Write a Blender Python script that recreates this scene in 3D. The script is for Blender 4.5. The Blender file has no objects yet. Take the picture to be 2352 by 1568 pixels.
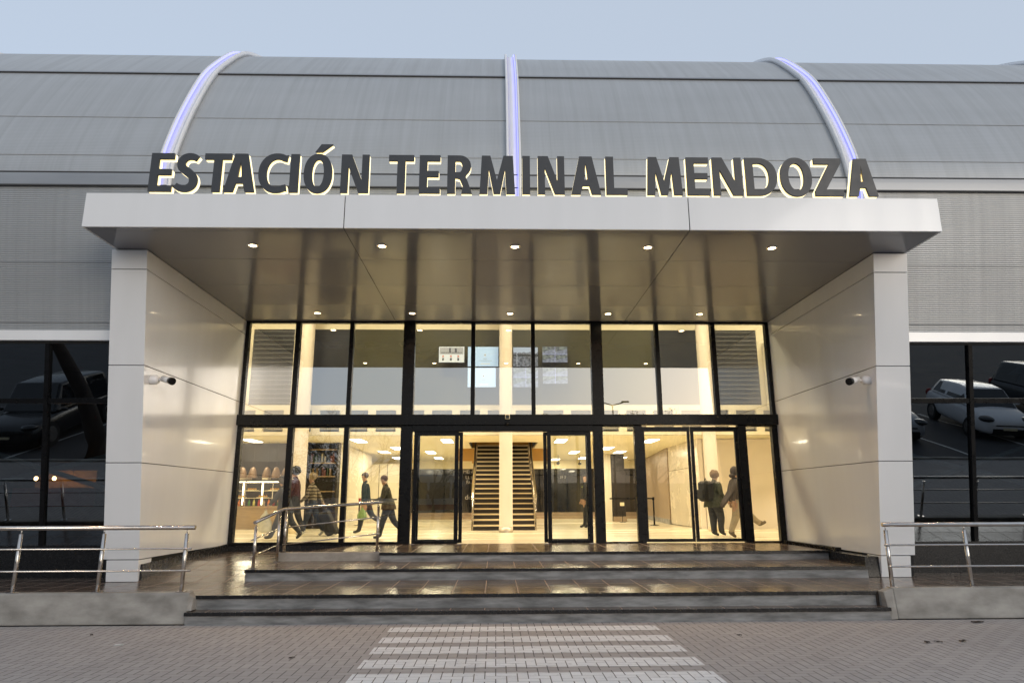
import bpy, bmesh, math, random
from mathutils import Vector, Matrix
R = math.radians
random.seed(7)
scene = bpy.context.scene
col = scene.collection

# ---------------------------------------------------------------- camera, sky, sun, exposure
cam_d = bpy.data.cameras.new('camera')
cam = bpy.data.objects.new('camera', cam_d)
col.objects.link(cam)
cam_d.sensor_width = 36.0
cam_d.lens = 36.0 * 1561.6 / 2352.0
cam_d.clip_start = 0.05
cam_d.clip_end = 3000
CYAW, CPITCH, CROLL = 0.0237, 0.2289, -0.0035
cam.location = (0, 0, 1.58)
cam.matrix_world = Matrix.Translation((0, 0, 1.58)) @ Matrix.Rotation(-CYAW, 4, 'Z') @ Matrix.Rotation(math.pi / 2 + CPITCH, 4, 'X') @ Matrix.Rotation(CROLL, 4, 'Z')
scene.camera = cam
world = bpy.data.worlds.new('World')
scene.world = world
world.use_nodes = True
wnt = world.node_tree
bgn = wnt.nodes['Background']
sky = wnt.nodes.new('ShaderNodeTexSky')
sky.sky_type = 'NISHITA'
sky.sun_disc = False
SUN_EL, SUN_AZ = R(12), R(150)          # low, behind the photographer's right shoulder
sky.sun_elevation = SUN_EL
sky.sun_rotation = SUN_AZ
sky.air_density = 1.0
sky.dust_density = 3.0
sky.ozone_density = 2.0
wmix = wnt.nodes.new('ShaderNodeMix')   # thin even overcast over the clear sky
wmix.data_type = 'RGBA'
wmix.inputs[0].default_value = 0.62
wmix.inputs[7].default_value = (6.15, 6.95, 8.1, 1)
wnt.links.new(sky.outputs[0], wmix.inputs[6])
wnt.links.new(wmix.outputs[2], bgn.inputs[0])
bgn.inputs[1].default_value = 0.126
sun_d = bpy.data.lights.new('sun', 'SUN')
sun_d.energy = 0.6
sun_d.angle = R(22)
sun_d.color = (1.0, 0.96, 0.91)
sun = bpy.data.objects.new('sun', sun_d)
col.objects.link(sun)
sun.rotation_euler = (math.pi / 2 - SUN_EL, 0, math.pi - SUN_AZ)
scene.view_settings.view_transform = 'Standard'
scene.view_settings.look = 'None'
scene.view_settings.exposure = 0
scene.view_settings.gamma = 1
scene.cycles.max_bounces = 8
scene.cycles.glossy_bounces = 4
scene.cycles.transparent_max_bounces = 12
scene.cycles.sample_clamp_indirect = 4
scene.cycles.use_denoising = True

# ---------------------------------------------------------------- node helpers and materials
class NT:
    def __init__(s, name):
        s.m = bpy.data.materials.new(name); s.m.use_nodes = True
        s.t = s.m.node_tree; s.b = s.t.nodes['Principled BSDF']
    def n(s, typ, **kw):
        x = s.t.nodes.new(typ)
        for k, v in kw.items(): setattr(x, k, v)
        return x
    def put(s, sock, v):
        if hasattr(v, 'is_linked') or isinstance(v, bpy.types.NodeSocket): s.t.links.new(v, sock)
        elif isinstance(v, (tuple, list)) and len(v) == 3 and sock.type == 'RGBA': sock.default_value = (*v, 1)
        else: sock.default_value = v
    def math(s, op, a, b=0.0, c=None):
        x = s.n('ShaderNodeMath', operation=op); s.put(x.inputs[0], a); s.put(x.inputs[1], b)
        if c is not None: s.put(x.inputs[2], c)
        return x.outputs[0]
    def mix(s, f, a, b, blend='MIX'):
        x = s.n('ShaderNodeMix', data_type='RGBA', blend_type=blend)
        s.put(x.inputs[0], f); s.put(x.inputs[6], a); s.put(x.inputs[7], b)
        return x.outputs[2]
    def obj(s, scale=(1, 1, 1)):
        c = s.n('ShaderNodeTexCoord'); mp = s.n('ShaderNodeMapping')
        s.t.links.new(c.outputs['Object'], mp.inputs[0]); mp.inputs['Scale'].default_value = scale
        return mp.outputs[0]
    def world(s, scale=(1, 1, 1)):
        c = s.n('ShaderNodeNewGeometry'); mp = s.n('ShaderNodeMapping')
        s.t.links.new(c.outputs['Position'], mp.inputs[0]); mp.inputs['Scale'].default_value = scale
        return mp.outputs[0]
    def noise(s, vec, scale, detail=4, rough=.55):
        x = s.n('ShaderNodeTexNoise'); s.t.links.new(vec, x.inputs['Vector'])
        x.inputs['Scale'].default_value = scale; x.inputs['Detail'].default_value = detail; x.inputs['Roughness'].default_value = rough
        return x.outputs[0]
    def ramp(s, f, a, b):
        x = s.n('ShaderNodeMapRange'); s.put(x.inputs[0], f)
        x.inputs[1].default_value = a; x.inputs[2].default_value = b
        return x.outputs[0]
    def bump(s, h, strength=.3, dist=.01):
        x = s.n('ShaderNodeBump'); s.put(x.inputs['Height'], h)
        x.inputs['Strength'].default_value = strength; x.inputs['Distance'].default_value = dist
        s.t.links.new(x.outputs[0], s.b.inputs['Normal'])

def mat(name, c, rough=.5, metal=0., spec=.5, var=.0, vs=3., bump=0., bs=60., coat=0., vstretch=(1, 1, 1), c2=None, dark=None):
    k = NT(name)
    k.b.inputs['Base Color'].default_value = (*c, 1)
    k.b.inputs['Roughness'].default_value = rough
    k.b.inputs['Metallic'].default_value = metal
    k.b.inputs['Specular IOR Level'].default_value = spec
    k.b.inputs['Coat Weight'].default_value = coat
    k.b.inputs['Coat Roughness'].default_value = .05
    if var > 0 or c2:
        f = k.ramp(k.noise(k.world(vstretch), vs, 6), .32, .68)
        lo = tuple(x * (1 - var) for x in c); hi = c2 or tuple(min(1, x * (1 + var)) for x in c)
        k.put(k.b.inputs['Base Color'], k.mix(f, lo, hi))
        k.put(k.b.inputs['Roughness'], k.math('MULTIPLY_ADD', f, .12, max(.02, rough - .06)))
    if bump > 0: k.bump(k.noise(k.world(), bs, 4), bump, .005)
    return k.m

def emis(name, c, s):
    k = NT(name)
    k.b.inputs['Base Color'].default_value = (*c, 1)
    k.b.inputs['Emission Color'].default_value = (*c, 1)
    k.b.inputs['Emission Strength'].default_value = s
    return k.m

def glass_mat(name, tint, refl, refl_edge=1.0, through=1.0, rough=0.0, gcol=(1, 1, 1)):
    """thin pane: see-through plus mirror, more mirror at grazing angles"""
    k = NT(name); t = k.t
    tr = k.n('ShaderNodeBsdfTransparent'); tr.inputs[0].default_value = (*(x * through for x in tint), 1)
    gl = k.n('ShaderNodeBsdfGlossy'); gl.inputs['Roughness'].default_value = rough; gl.inputs[0].default_value = (*gcol, 1)
    lw = k.n('ShaderNodeFresnel'); lw.inputs[0].default_value = 1.5
    f = k.math('MULTIPLY_ADD', lw.outputs[0], refl_edge, refl)
    f = k.math('MINIMUM', f, .95)
    mx = k.n('ShaderNodeMixShader'); t.links.new(f, mx.inputs[0]); t.links.new(tr.outputs[0], mx.inputs[1]); t.links.new(gl.outputs[0], mx.inputs[2])
    # slight pane waviness
    bp = k.n('ShaderNodeBump'); bp.inputs['Strength'].default_value = .05; bp.inputs['Distance'].default_value = .02
    t.links.new(k.noise(k.world(), .9, 1), bp.inputs['Height']); t.links.new(bp.outputs[0], gl.inputs['Normal'])
    t.links.new(mx.outputs[0], t.nodes['Material Output'].inputs[0])
    t.nodes.remove(k.b)
    return k.m

def paver_mat(name, c1, c2, joint, paint=False):
    k = NT(name)
    sp = k.n('ShaderNodeSeparateXYZ'); k.t.links.new(k.world((10, 10, 10)), sp.inputs[0])
    x, y = sp.outputs[0], sp.outputs[1]
    i, j = k.math('FLOOR', x), k.math('FLOOR', y)
    fx, fy = k.math('FRACT', x), k.math('FRACT', y)
    fx = k.math('SUBTRACT', x, i); fy = k.math('SUBTRACT', y, j)
    kk = k.math('FLOORED_MODULO', k.math('SUBTRACT', i, j), 4.0)
    kk = k.math('ROUND', kk)
    w = .05
    def isk(v): return k.math('COMPARE', kk, float(v), .3)
    def edge(cond, v): return k.math('MULTIPLY', cond, k.math('SUBTRACT', 1.0, isk(v)))
    e = edge(k.math('LESS_THAN', fx, w), 1)
    e = k.math('MAXIMUM', e, edge(k.math('GREATER_THAN', fx, 1 - w), 0))
    e = k.math('MAXIMUM', e, edge(k.math('LESS_THAN', fy, w), 2))
    e = k.math('MAXIMUM', e, edge(k.math('GREATER_THAN', fy, 1 - w), 3))
    cb = k.n('ShaderNodeCombineXYZ')
    k.t.links.new(k.math('SUBTRACT', i, isk(1)), cb.inputs[0]); k.t.links.new(k.math('SUBTRACT', j, isk(2)), cb.inputs[1])
    wn = k.n('ShaderNodeTexWhiteNoise'); k.t.links.new(cb.outputs[0], wn.inputs[0])
    base = k.mix(wn.outputs[0], c1, c2)
    big = k.ramp(k.noise(k.world(), .55, 5), .3, .7)
    base = k.mix(k.math('MULTIPLY', big, .35), base, tuple(v * .62 for v in c1))
    fine = k.ramp(k.noise(k.world(), 45, 4, .7), .2, .8)
    st_ = k.ramp(k.noise(k.world((1, .55, 1)), 1.7, 7, .7), .56, .74)
    base = k.mix(k.math('MULTIPLY', st_, .38), base, tuple(v * .45 for v in c1))
    du_ = k.ramp(k.noise(k.world((.7, 1.2, 1)), 1.1, 6, .65), .58, .75)
    base = k.mix(k.math('MULTIPLY', du_, .30), base, tuple(min(1, v * 1.5) for v in c2))
    base = k.mix(k.math('MULTIPLY', fine, .3), base, tuple(v * 1.35 for v in c2))
    if paint:
        worn = k.ramp(k.noise(k.world(), 9, 6, .7), .58, .72)
        base = k.mix(k.math('MULTIPLY', worn, .45), base, (.2, .19, .18))
    ex = k.math('MAXIMUM', edge(k.math('LESS_THAN', fx, w), 1), edge(k.math('GREATER_THAN', fx, 1 - w), 0))
    colr = k.mix(k.math('MAXIMUM', ex, k.math('MULTIPLY', e, .45)), base, joint)
    k.put(k.b.inputs['Base Color'], colr)
    k.b.inputs['Roughness'].default_value = .8 if not paint else .55
    k.b.inputs['Specular IOR Level'].default_value = .3
    h = k.math('ADD', k.math('MULTIPLY', k.math('SUBTRACT', 1.0, e), .6), k.math('MULTIPLY', fine, .2))
    h = k.math('ADD', h, k.math('MULTIPLY', wn.outputs[0], .25))
    k.bump(h, .6, .006)
    return k.m

def tile_mat(name):
    k = NT(name)
    sp = k.n('ShaderNodeSeparateXYZ'); k.t.links.new(k.world((1 / .46, 1 / .46, 1)), sp.inputs[0])
    x, y = k.math('ADD', sp.outputs[0], .32), k.math('ADD', sp.outputs[1], .25)
    i, j = k.math('FLOOR', x), k.math('FLOOR', y)
    fx, fy = k.math('SUBTRACT', x, i), k.math('SUBTRACT', y, j)
    w = .015
    e = k.math('MAXIMUM', k.math('LESS_THAN', fx, w), k.math('GREATER_THAN', fx, 1 - w))
    e = k.math('MAXIMUM', e, k.math('LESS_THAN', fy, w)); e = k.math('MAXIMUM', e, k.math('GREATER_THAN', fy, 1 - w))
    cb = k.n('ShaderNodeCombineXYZ'); k.t.links.new(i, cb.inputs[0]); k.t.links.new(j, cb.inputs[1])
    wn = k.n('ShaderNodeTexWhiteNoise'); k.t.links.new(cb.outputs[0], wn.inputs[0])
    f = k.ramp(k.noise(k.world(), 5, 7, .65), .3, .7)
    base = k.mix(f, (.060, .042, .032), (.13, .098, .076))
    base = k.mix(k.math('MULTIPLY', wn.outputs[0], .4), base, (.075, .058, .048))
    k.put(k.b.inputs['Base Color'], k.mix(e, base, (.25, .18, .14)))
    rr = k.math('MULTIPLY_ADD', f, .10, .16)
    k.put(k.b.inputs['Roughness'], k.math('MAXIMUM', rr, k.math('MULTIPLY', e, .7)))
    k.b.inputs['Specular IOR Level'].default_value = .75
    h = k.math('SUBTRACT', k.math('MULTIPLY', k.noise(k.world(), 3, 3), .5), k.math('MULTIPLY', e, .4))
    k.bump(h, .12, .01)
    return k.m

def cladding_mat():
    k = NT('corrugated_aluminium')
    pos = k.world()
    sp = k.n('ShaderNodeSeparateXYZ'); k.t.links.new(pos, sp.inputs[0])
    z = sp.outputs[2]
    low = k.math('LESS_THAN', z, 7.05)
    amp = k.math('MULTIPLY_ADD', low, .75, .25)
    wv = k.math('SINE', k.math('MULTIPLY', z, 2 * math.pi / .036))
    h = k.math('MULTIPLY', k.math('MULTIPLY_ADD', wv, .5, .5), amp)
    streak = k.ramp(k.noise(k.world((5.5, .2, .16)), 1.3, 7, .65), .40, .78)
    patch = k.ramp(k.noise(k.world((.16, .2, 1.1)), 1.2, 4), .3, .7)
    base = k.mix(patch, (.43, .44, .445), (.475, .485, .49))
    base = k.mix(k.math('MULTIPLY', streak, .30), base, (.24, .24, .235))
    xs = k.math('FLOORED_MODULO', k.math('ADD', sp.outputs[0], 120.55), 1.96)
    seam = k.math('LESS_THAN', xs, .010)
    base = k.mix(k.math('MULTIPLY', seam, .10), base, (.12, .12, .12))
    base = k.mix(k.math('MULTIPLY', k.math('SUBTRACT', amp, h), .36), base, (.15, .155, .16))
    k.put(k.b.inputs['Base Color'], base)
    k.b.inputs['Metallic'].default_value = .35
    k.put(k.b.inputs['Roughness'], k.math('MULTIPLY_ADD', streak, .1, .42))
    k.bump(h, .42, .008)
    return k.m

M = dict(
    clad=cladding_mat(),
    white=mat('white_coated_panel', (.80, .80, .80), .20, spec=.55, var=.02, vs=1.3, vstretch=(2, 2, .15), c2=(.815, .815, .82), coat=.3),
    soffit=mat('glossy_soffit_panel', (.165, .165, .185), .18, spec=.42, var=.02, vs=.7, coat=.25),
    ribw=mat('white_rib_paint', (.82, .82, .84), .4, var=.03, vs=2),
    gap=mat('dark_joint', (.015, .015, .015), .8),
    joint=mat('dark_shell_joint', (.07, .07, .072), .8),  # dark grey seam lines along the shell
    bandmetal=mat('brushed_band', (.5, .45, .38), .45, metal=1.),
    lap=mat('grey_sheet_lap', (.36, .365, .37), .5),  # lap lines a little darker than the corrugated sheets
    flash=mat('grey_flashing', (.33, .34, .355), .4, metal=.4, var=.12, vs=1.5, vstretch=(.3, 1, 1)),
    black=mat('black_powder_coat', (.005, .005, .0055), .3, spec=.22, var=.1, vs=8),
    blackstone=mat('black_granite', (.011, .011, .012), .25, spec=.5, var=.3, vs=20),
    conc=mat('stained_concrete', (.25, .232, .205), .85, c2=(.40, .375, .338), var=.15, vs=3.0, vstretch=(.8, 1, 1.6), bump=.45, bs=38),
    riser=mat('smeared_cement_riser', (.12, .12, .118), .6, c2=(.30, .297, .29), var=.1, vs=2.6, vstretch=(1, 1, 5), bump=.25, bs=40),
    tile=tile_mat('brown_stone_tile'),
    paver=paver_mat('grey_pavers', (.345, .318, .30), (.405, .375, .352), (.12, .11, .104)),
    paint=paver_mat('white_painted_pavers', (.66, .66, .66), (.76, .76, .76), (.14, .13, .125), True),
    asphalt=mat('asphalt', (.055, .055, .057), .85, var=.25, vs=1.2, bump=.3, bs=90),
    steel=mat('brushed_stainless_steel', (.62, .58, .54), .2, metal=1., var=.08, vs=14, vstretch=(1, 1, .2)),
    cream=mat('cream_wall_paint', (.72, .66, .52), .5, var=.02, vs=1.5),
    creamgloss=mat('cream_lacquered_panel', (.74, .66, .52), .25, var=.015, vs=1.5),
    pinkish=mat('pale_plaster', (.76, .68, .60), .6, var=.02, vs=1.5),
    tanwall=mat('tan_stone_cladding', (.36, .27, .18), .4, var=.08, vs=3),
    ceil=mat('interior_ceiling', (.82, .74, .50), .7),
    ifloor=mat('polished_cream_floor', (.74, .67, .50), .24, spec=.4, var=.05, vs=.8, vstretch=(.3, 2, 1)),
    olive=mat('dark_olive_glazing', (.050, .048, .022), .5, spec=.25, var=.2, vs=.5),
    darkpan=mat('dark_grey_sheet', (.024, .025, .027), .6, spec=.2, var=.1, vs=2),
    slat=mat('louvre_slat_highlight', (.10, .105, .11), .5),  # slat highlights put in as a lighter grey than the panel
    greywin=mat('grey_window', (.26, .25, .23), .4),
    wood=mat('warm_wood', (.36, .25, .13), .4, var=.12, vs=3, vstretch=(1, 1, 8)),
    orange=mat('amber_wood_panel', (.50, .28, .07), .5, var=.1, vs=2),
    tread=mat('cream_stair_nosing', (.66, .54, .34), .4, var=.05),
    darkbrown=mat('dark_brown_riser', (.014, .009, .007), .5),
    darkglass=mat('dark_interior_glazing', (.03, .027, .024), .06, spec=.7, var=.4, vs=.8),
    lens=mat('lens_black', (.01, .01, .01), .08),
    red=mat('red_plastic', (.35, .02, .02), .4),
    shade=mat('perforated_copper_shade', (.15, .09, .05), .5, metal=.2, var=.2, vs=30),
    bread=mat('bread_crust', (.75, .42, .08), .6, var=.2, vs=25),
    tray=mat('pastry_paper', (.85, .75, .5), .6),
    tyre=mat('tyre_rubber', (.015, .015, .015), .8),
    bark=mat('bark', (.035, .027, .022), .9, var=.35, vs=6, vstretch=(1, 1, .25), bump=.8, bs=14),
    leaf=mat('dark_leaf', (.04, .07, .02), .6, var=.4, vs=2),
    leafpalm=mat('palm_leaf', (.05, .075, .03), .6, var=.3, vs=2),
    teal=mat('pale_teal_brace_paint', (.40, .56, .58), .5),
    linew=mat('parking_line_paint', (.6, .6, .58), .7, var=.1, vs=4),
)
M['glass'] = glass_mat('clear_facade_glass', (.90, .93, .88), .15, .85)
M['glassup'] = glass_mat('mirror_coated_upper_glass', (.84, .88, .82), .36, .85)
M['doorglass'] = glass_mat('clear_door_glass', (.92, .94, .90), .02, .9)
M['tint'] = glass_mat('dark_tinted_glass', (.16, .18, .20), .155, .9, gcol=(.85, .93, 1.0))
M['led'] = emis('violet_led', (.27, .28, 1.0), 2.0)
M['halo'] = emis('warm_backlight', (1.0, .90, .62), 1.15)
M['sleeve'] = emis('yellow_lit_sleeve', (1.0, .84, .45), 1.05)
M['lamp'] = emis('warm_lamp', (1.0, .78, .48), 22)
M['panel'] = emis('white_ceiling_panel', (1.0, .93, .80), 7.5)
M['caselight'] = emis('display_case_tube', (1.0, .85, .55), 7)
M['face'] = mat('charcoal_letter_face', (.046, .048, .052), .42, var=.1, vs=6)

# ---------------------------------------------------------------- mesh helpers
class MB:
    def __init__(s): s.bm = bmesh.new(); s.mi = 0
    def poly(s, pts):
        vs = [s.bm.verts.new(p) for p in pts]
        try: f = s.bm.faces.new(vs)
        except ValueError: return None
        f.material_index = s.mi; return f
    def box(s, x0, x1, y0, y1, z0, z1):
        return s.hexa([(x0, y0, z0), (x1, y0, z0), (x1, y1, z0), (x0, y1, z0), (x0, y0, z1), (x1, y0, z1), (x1, y1, z1), (x0, y1, z1)])
    def hexa(s, p):
        v = [s.bm.verts.new(q) for q in p]
        for a in ((0, 3, 2, 1), (4, 5, 6, 7), (0, 1, 5, 4), (1, 2, 6, 5), (2, 3, 7, 6), (3, 0, 4, 7)):
            f = s.bm.faces.new([v[i] for i in a]); f.material_index = s.mi
        return s
    def tube(s, pts, rad, seg=12, cap=True):
        pts = [Vector(p) for p in pts]
        if not isinstance(rad, (list, tuple)): rad = [rad] * len(pts)
        rings = []
        for i, p in enumerate(pts):
            d = (pts[min(i + 1, len(pts) - 1)] - pts[max(i - 1, 0)]).normalized()
            a = d.cross(Vector((0, 0, 1)))
            if a.length < .05: a = d.cross(Vector((0, 1, 0)))
            a.normalize(); b = d.cross(a)
            rings.append([s.bm.verts.new(p + (a * math.cos(t) + b * math.sin(t)) * rad[i]) for t in [2 * math.pi * q / seg for q in range(seg)]])
        for r0, r1 in zip(rings, rings[1:]):
            for q in range(seg):
                f = s.bm.faces.new([r0[q], r0[(q + 1) % seg], r1[(q + 1) % seg], r1[q]]); f.material_index = s.mi; f.smooth = seg > 6
        if cap:
            for r in (rings[0], rings[-1]):
                f = s.bm.faces.new(r); f.material_index = s.mi
        return s
    def lathe(s, c, prof, seg=24):
        rings = []
        for r, z in prof:
            rings.append([s.bm.verts.new((c[0] + max(r, .0005) * math.cos(2 * math.pi * q / seg), c[1] + max(r, .0005) * math.sin(2 * math.pi * q / seg), c[2] + z)) for q in range(seg)])
        for r0, r1 in zip(rings, rings[1:]):
            for q in range(seg):
                f = s.bm.faces.new([r0[q], r0[(q + 1) % seg], r1[(q + 1) % seg], r1[q]]); f.material_index = s.mi; f.smooth = True
        return s
    def blob(s, c, r, sub=2, amp=.0, seed=0):
        rnd = random.Random(seed)
        res = bmesh.ops.create_icosphere(s.bm, subdivisions=sub, radius=1)
        for v in res['verts']:
            k = 1 + amp * (rnd.random() - .5)
            v.co = Vector((c[0] + v.co.x * r[0] * k, c[1] + v.co.y * r[1] * k, c[2] + v.co.z * r[2] * k))
        for f in {f for v in res['verts'] for f in v.link_faces}: f.material_index = s.mi; f.smooth = True
        return s
    def build(s, name, m, parent=None, bevel=0, loc=None, recalc=True):
        if recalc: bmesh.ops.recalc_face_normals(s.bm, faces=s.bm.faces)
        me = bpy.data.meshes.new(name); s.bm.to_mesh(me); s.bm.free()
        for q in (m if isinstance(m, (list, tuple)) else [m]): me.materials.append(q)
        o = bpy.data.objects.new(name, me); col.objects.link(o)
        if parent: o.parent = parent
        if loc: o.location = loc
        if bevel:
            b = o.modifiers.new('bevel', 'BEVEL'); b.width = bevel; b.segments = 2; b.limit_method = 'ANGLE'
        return o

def tag(o, label=None, cat=None, group=None, kind=None):
    if label: o['label'] = label
    if cat: o['category'] = cat
    if group: o['group'] = group
    if kind: o['kind'] = kind
    return o
def empty(name, loc, label=None, cat=None, group=None, rz=0):
    o = bpy.data.objects.new(name, None); col.objects.link(o); o.location = loc; o.rotation_euler.z = rz
    o.empty_display_size = .1
    return tag(o, label, cat, group)
def copy_tree(o, parent=None):
    c = o.copy(); col.objects.link(c)
    if parent: c.parent = parent
    for ch in [q for q in bpy.data.objects if q.parent == o]: copy_tree(ch, c)
    return c

# ================================================================ SETTING
# levels: street 0, step treads .158 / .338 / .514, hall floor .67
g = MB(); g.poly([(-400, -600, -.03), (400, -600, -.03), (400, 300, -.03), (-400, 300, -.03)])
tag(g.build('ground', M['asphalt']), kind='structure')
g = MB(); g.box(-60, 60, 4.62, 9.60, -.2, 0)
tag(g.build('forecourt_pavement', M['paver']), kind='structure')
# the pavers go on to the photographer's side between the kerbs
g = MB(); g.box(-3.6, 4.2, -12, 4.62, -.2, -.002)
tag(g.build('crossing_path', M['paver']), kind='structure')
g = MB(); g.box(-60, -3.6, 4.50, 4.62, -.2, .05); g.box(4.2, 60, 4.50, 4.62, -.2, .05)
tag(g.build('kerb', M['conc']), kind='structure')
# painted crossing stripes (worn edges follow the paver joints)
def stripe(l, r, y0, y1, label):
    g = MB(); rnd = random.Random(int(y0 * 100))
    n = int((r - l) / .1)
    y0 = round(y0, 2)
    lo = [(l + (r - l) * i / n, y0 + rnd.choice((0, 0, .012))) for i in range(n + 1)]
    hi = [(l + (r - l) * i / n, y1 + rnd.choice((0, 0, -.012))) for i in range(n + 1)]
    for i in range(n): g.poly([(*lo[i], .003), (*lo[i + 1], .003), (*hi[i + 1], .003), (*hi[i], .003)])
    return g.build('crossing_stripe', M['paint'])
cross = empty('crosswalk', (.35, 7.9, 0))
tag(cross, kind='structure')
for i, (y0, y1) in enumerate([(9.00, 9.33), (8.34, 8.68), (7.76, 8.12), (7.14, 7.52), (6.46, 6.93), (5.85, 6.22), (5.2, 5.6)]):
    s_ = stripe(-1.34, 2.05, y0, y1, ''); s_.parent = cross; s_.location = (-.35, -7.9, 0)
for i in range(9):
    for sgn in (-1, 1):
        x = sgn * (5.2 + i * 2.6)
        g = MB(); g.poly([(x, -1.2, -.024), (x + .1, -1.2, -.024), (x + .1 + sgn * .9, 4.2, -.024), (x + sgn * .9, 4.2, -.024)])
        tag(g.build('parking_line', M['linew']), kind='structure')

leafm = mat('dead_leaf', (.035, .022, .015), .8); paperm = mat('scrap_paper', (.6, .6, .58), .7)
for i, (x, y, a, sc) in enumerate(((6.30, 9.36, .3, 1.6), (4.86, 8.12, 1.2, 1.0), (5.0, 8.13, 2.1, .8), (5.3, 8.17, .5, 1.0), (2.9, 8.6, 2.6, .5), (-2.1, 7.6, .9, .6), (-4.9, 8.95, 1.9, .6), (-5.6, 7.0, .2, .7))):
    g = MB(); n = 9
    pts = [(.055 * sc * math.cos(6.283 * q / n) * (1.5 if q % 3 == 0 else 1), .028 * sc * math.sin(6.283 * q / n), .006 + .010 * (q % 2)) for q in range(n)]
    c_ = g.bm.verts.new((0, 0, .018)); vs_ = [g.bm.verts.new(p_) for p_ in pts]
    for q in range(n): g.bm.faces.new((c_, vs_[q], vs_[(q + 1) % n]))
    o = g.build('fallen_leaf', leafm, loc=(x, y, .002)); o.rotation_euler.z = a
    tag(o, 'curled dead leaf lying on the grey pavers', 'leaf', 'dead leaves on the pavers')
g = MB(); g.hexa([(-.05, -.02, 0), (.05, -.02, 0), (.05, .02, 0), (-.05, .02, 0), (-.05, -.02, .004), (.05, -.025, .012), (.045, .02, .004), (-.05, .02, .009)])
tag(g.build('paper_scrap', paperm, loc=(-4.25, 8.35, .002)), 'small white scrap of paper on the pavers below the smooth concrete wall', 'litter')

# ================================================================ STEPS
steps = empty('entrance_steps', (0, 9.6, 0), 'wide entrance steps with brown stone treads, black nosings and grey cement risers', 'steps')
def P(o):
    """parent to an empty that stands away from the origin, keeping world coordinates"""
    def f(ch): ch.parent = o; ch.location = tuple(-v for v in o.location); return ch
    return f
inst = P(steps)
def step(xl, xr, y0, y1, z0, z1, extra=None):
    g = MB(); g.box(xl, xr, y0 + .025, y0 + .20, z0, z1 - .045); inst(g.build('riser', M['riser']))
    g = MB(); g.box(xl - .012, xr + .012, y0, y0 + .045, z1 - .043, z1 + .002); inst(g.build('nosing', M['blackstone'], bevel=.004))
    g = MB(); g.box(xl, xr, y0 + .047, y1, z1 - .05, z1)
    inst(g.build('tread', M['tile']))
step(-4.07, 5.29, 9.565, 9.835, 0, .158)
step(-4.04, 5.25, 9.81, 11.49, .10, .338)
step(-3.99, 6.05, 11.45, 13.0, .30, .514)
step(-2.08, 6.05, 12.76, 15.24, .48, .67)
g = MB(); g.box(-3.98, -2.09, 13.0, 13.12, .34, .665); g.box(-2.10, -2.02, 12.97, 13.12, .5, .668)
inst(g.build('ramp_kerb', M['conc'], bevel=.012))
# ramp rising along the left wall and then behind the kerb up to the doors
g = MB()
g.poly([(-5.7, 9.86, .337), (-4.05, 9.86, .337), (-4.05, 11.45, .337), (-5.7, 11.45, .337)])
g.poly([(-5.7, 11.45, .337), (-3.985, 11.45, .337), (-3.985, 13.12, .52), (-5.7, 13.12, .52)])
g.poly([(-5.7, 13.12, .52), (-3.985, 13.12, .52), (-3.985, 15.24, .545), (-5.7, 15.24, .53)])
g.poly([(-3.985, 13.12, .52), (-2.9, 13.12, .668), (-2.9, 15.24, .668), (-3.985, 15.24, .545)])
g.poly([(-2.9, 13.12, .668), (-2.08, 13.12, .668), (-2.08, 15.24, .668), (-2.9, 15.24, .668)])
inst(g.build('ramp', M['tile']))

# raised side walkways and their concrete retaining walls
for sx, x0, x1, nm, lab in ((-1, -45, -4.09, 'left', 'low concrete wall with a smooth face left of the entrance steps'), (1, 5.43, 45, 'right', 'low concrete wall with a stained, patched face right of the entrance steps')):
    g = MB()
    zt = .392
    y0, y1 = 9.70, 9.86
    g.hexa([(x0, y0 - .05, 0), (x1, y0 - .05, 0), (x1, y1, 0), (x0, y1, 0), (x0, y0, zt), (x1, y0, zt), (x1, y1, zt), (x0, y1, zt)])
    w = g.build('retaining_wall', M['conc'], bevel=.015); tag(w, lab, 'wall')
    g = MB()
    if sx < 0: g.hexa([(-4.10, 9.66, .165), (-4.03, 9.66, .165), (-4.03, 9.86, .165), (-4.10, 9.86, .165), (-4.10, 9.70, .375), (-4.045, 9.74, .32), (-4.045, 9.86, .32), (-4.10, 9.86, .375)])
    else: g.hexa([(5.303, 9.60, 0), (5.43, 9.648, 0), (5.43, 9.86, 0), (5.303, 9.86, 0), (5.303, 9.72, .345), (5.43, 9.70, .39), (5.43, 9.86, .39), (5.303, 9.86, .345)])
    e = g.build('end_block', M['conc'], w, bevel=.01)
for x0, x1 in ((-45, -5.7), (5.27, 45)):
    g = MB(); g.box(x0, x1, 9.861 if x0 < 0 else 9.861, 12.6, .1, .334)
    tag(g.build('side_walkway', M['tile']), kind='structure')

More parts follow.
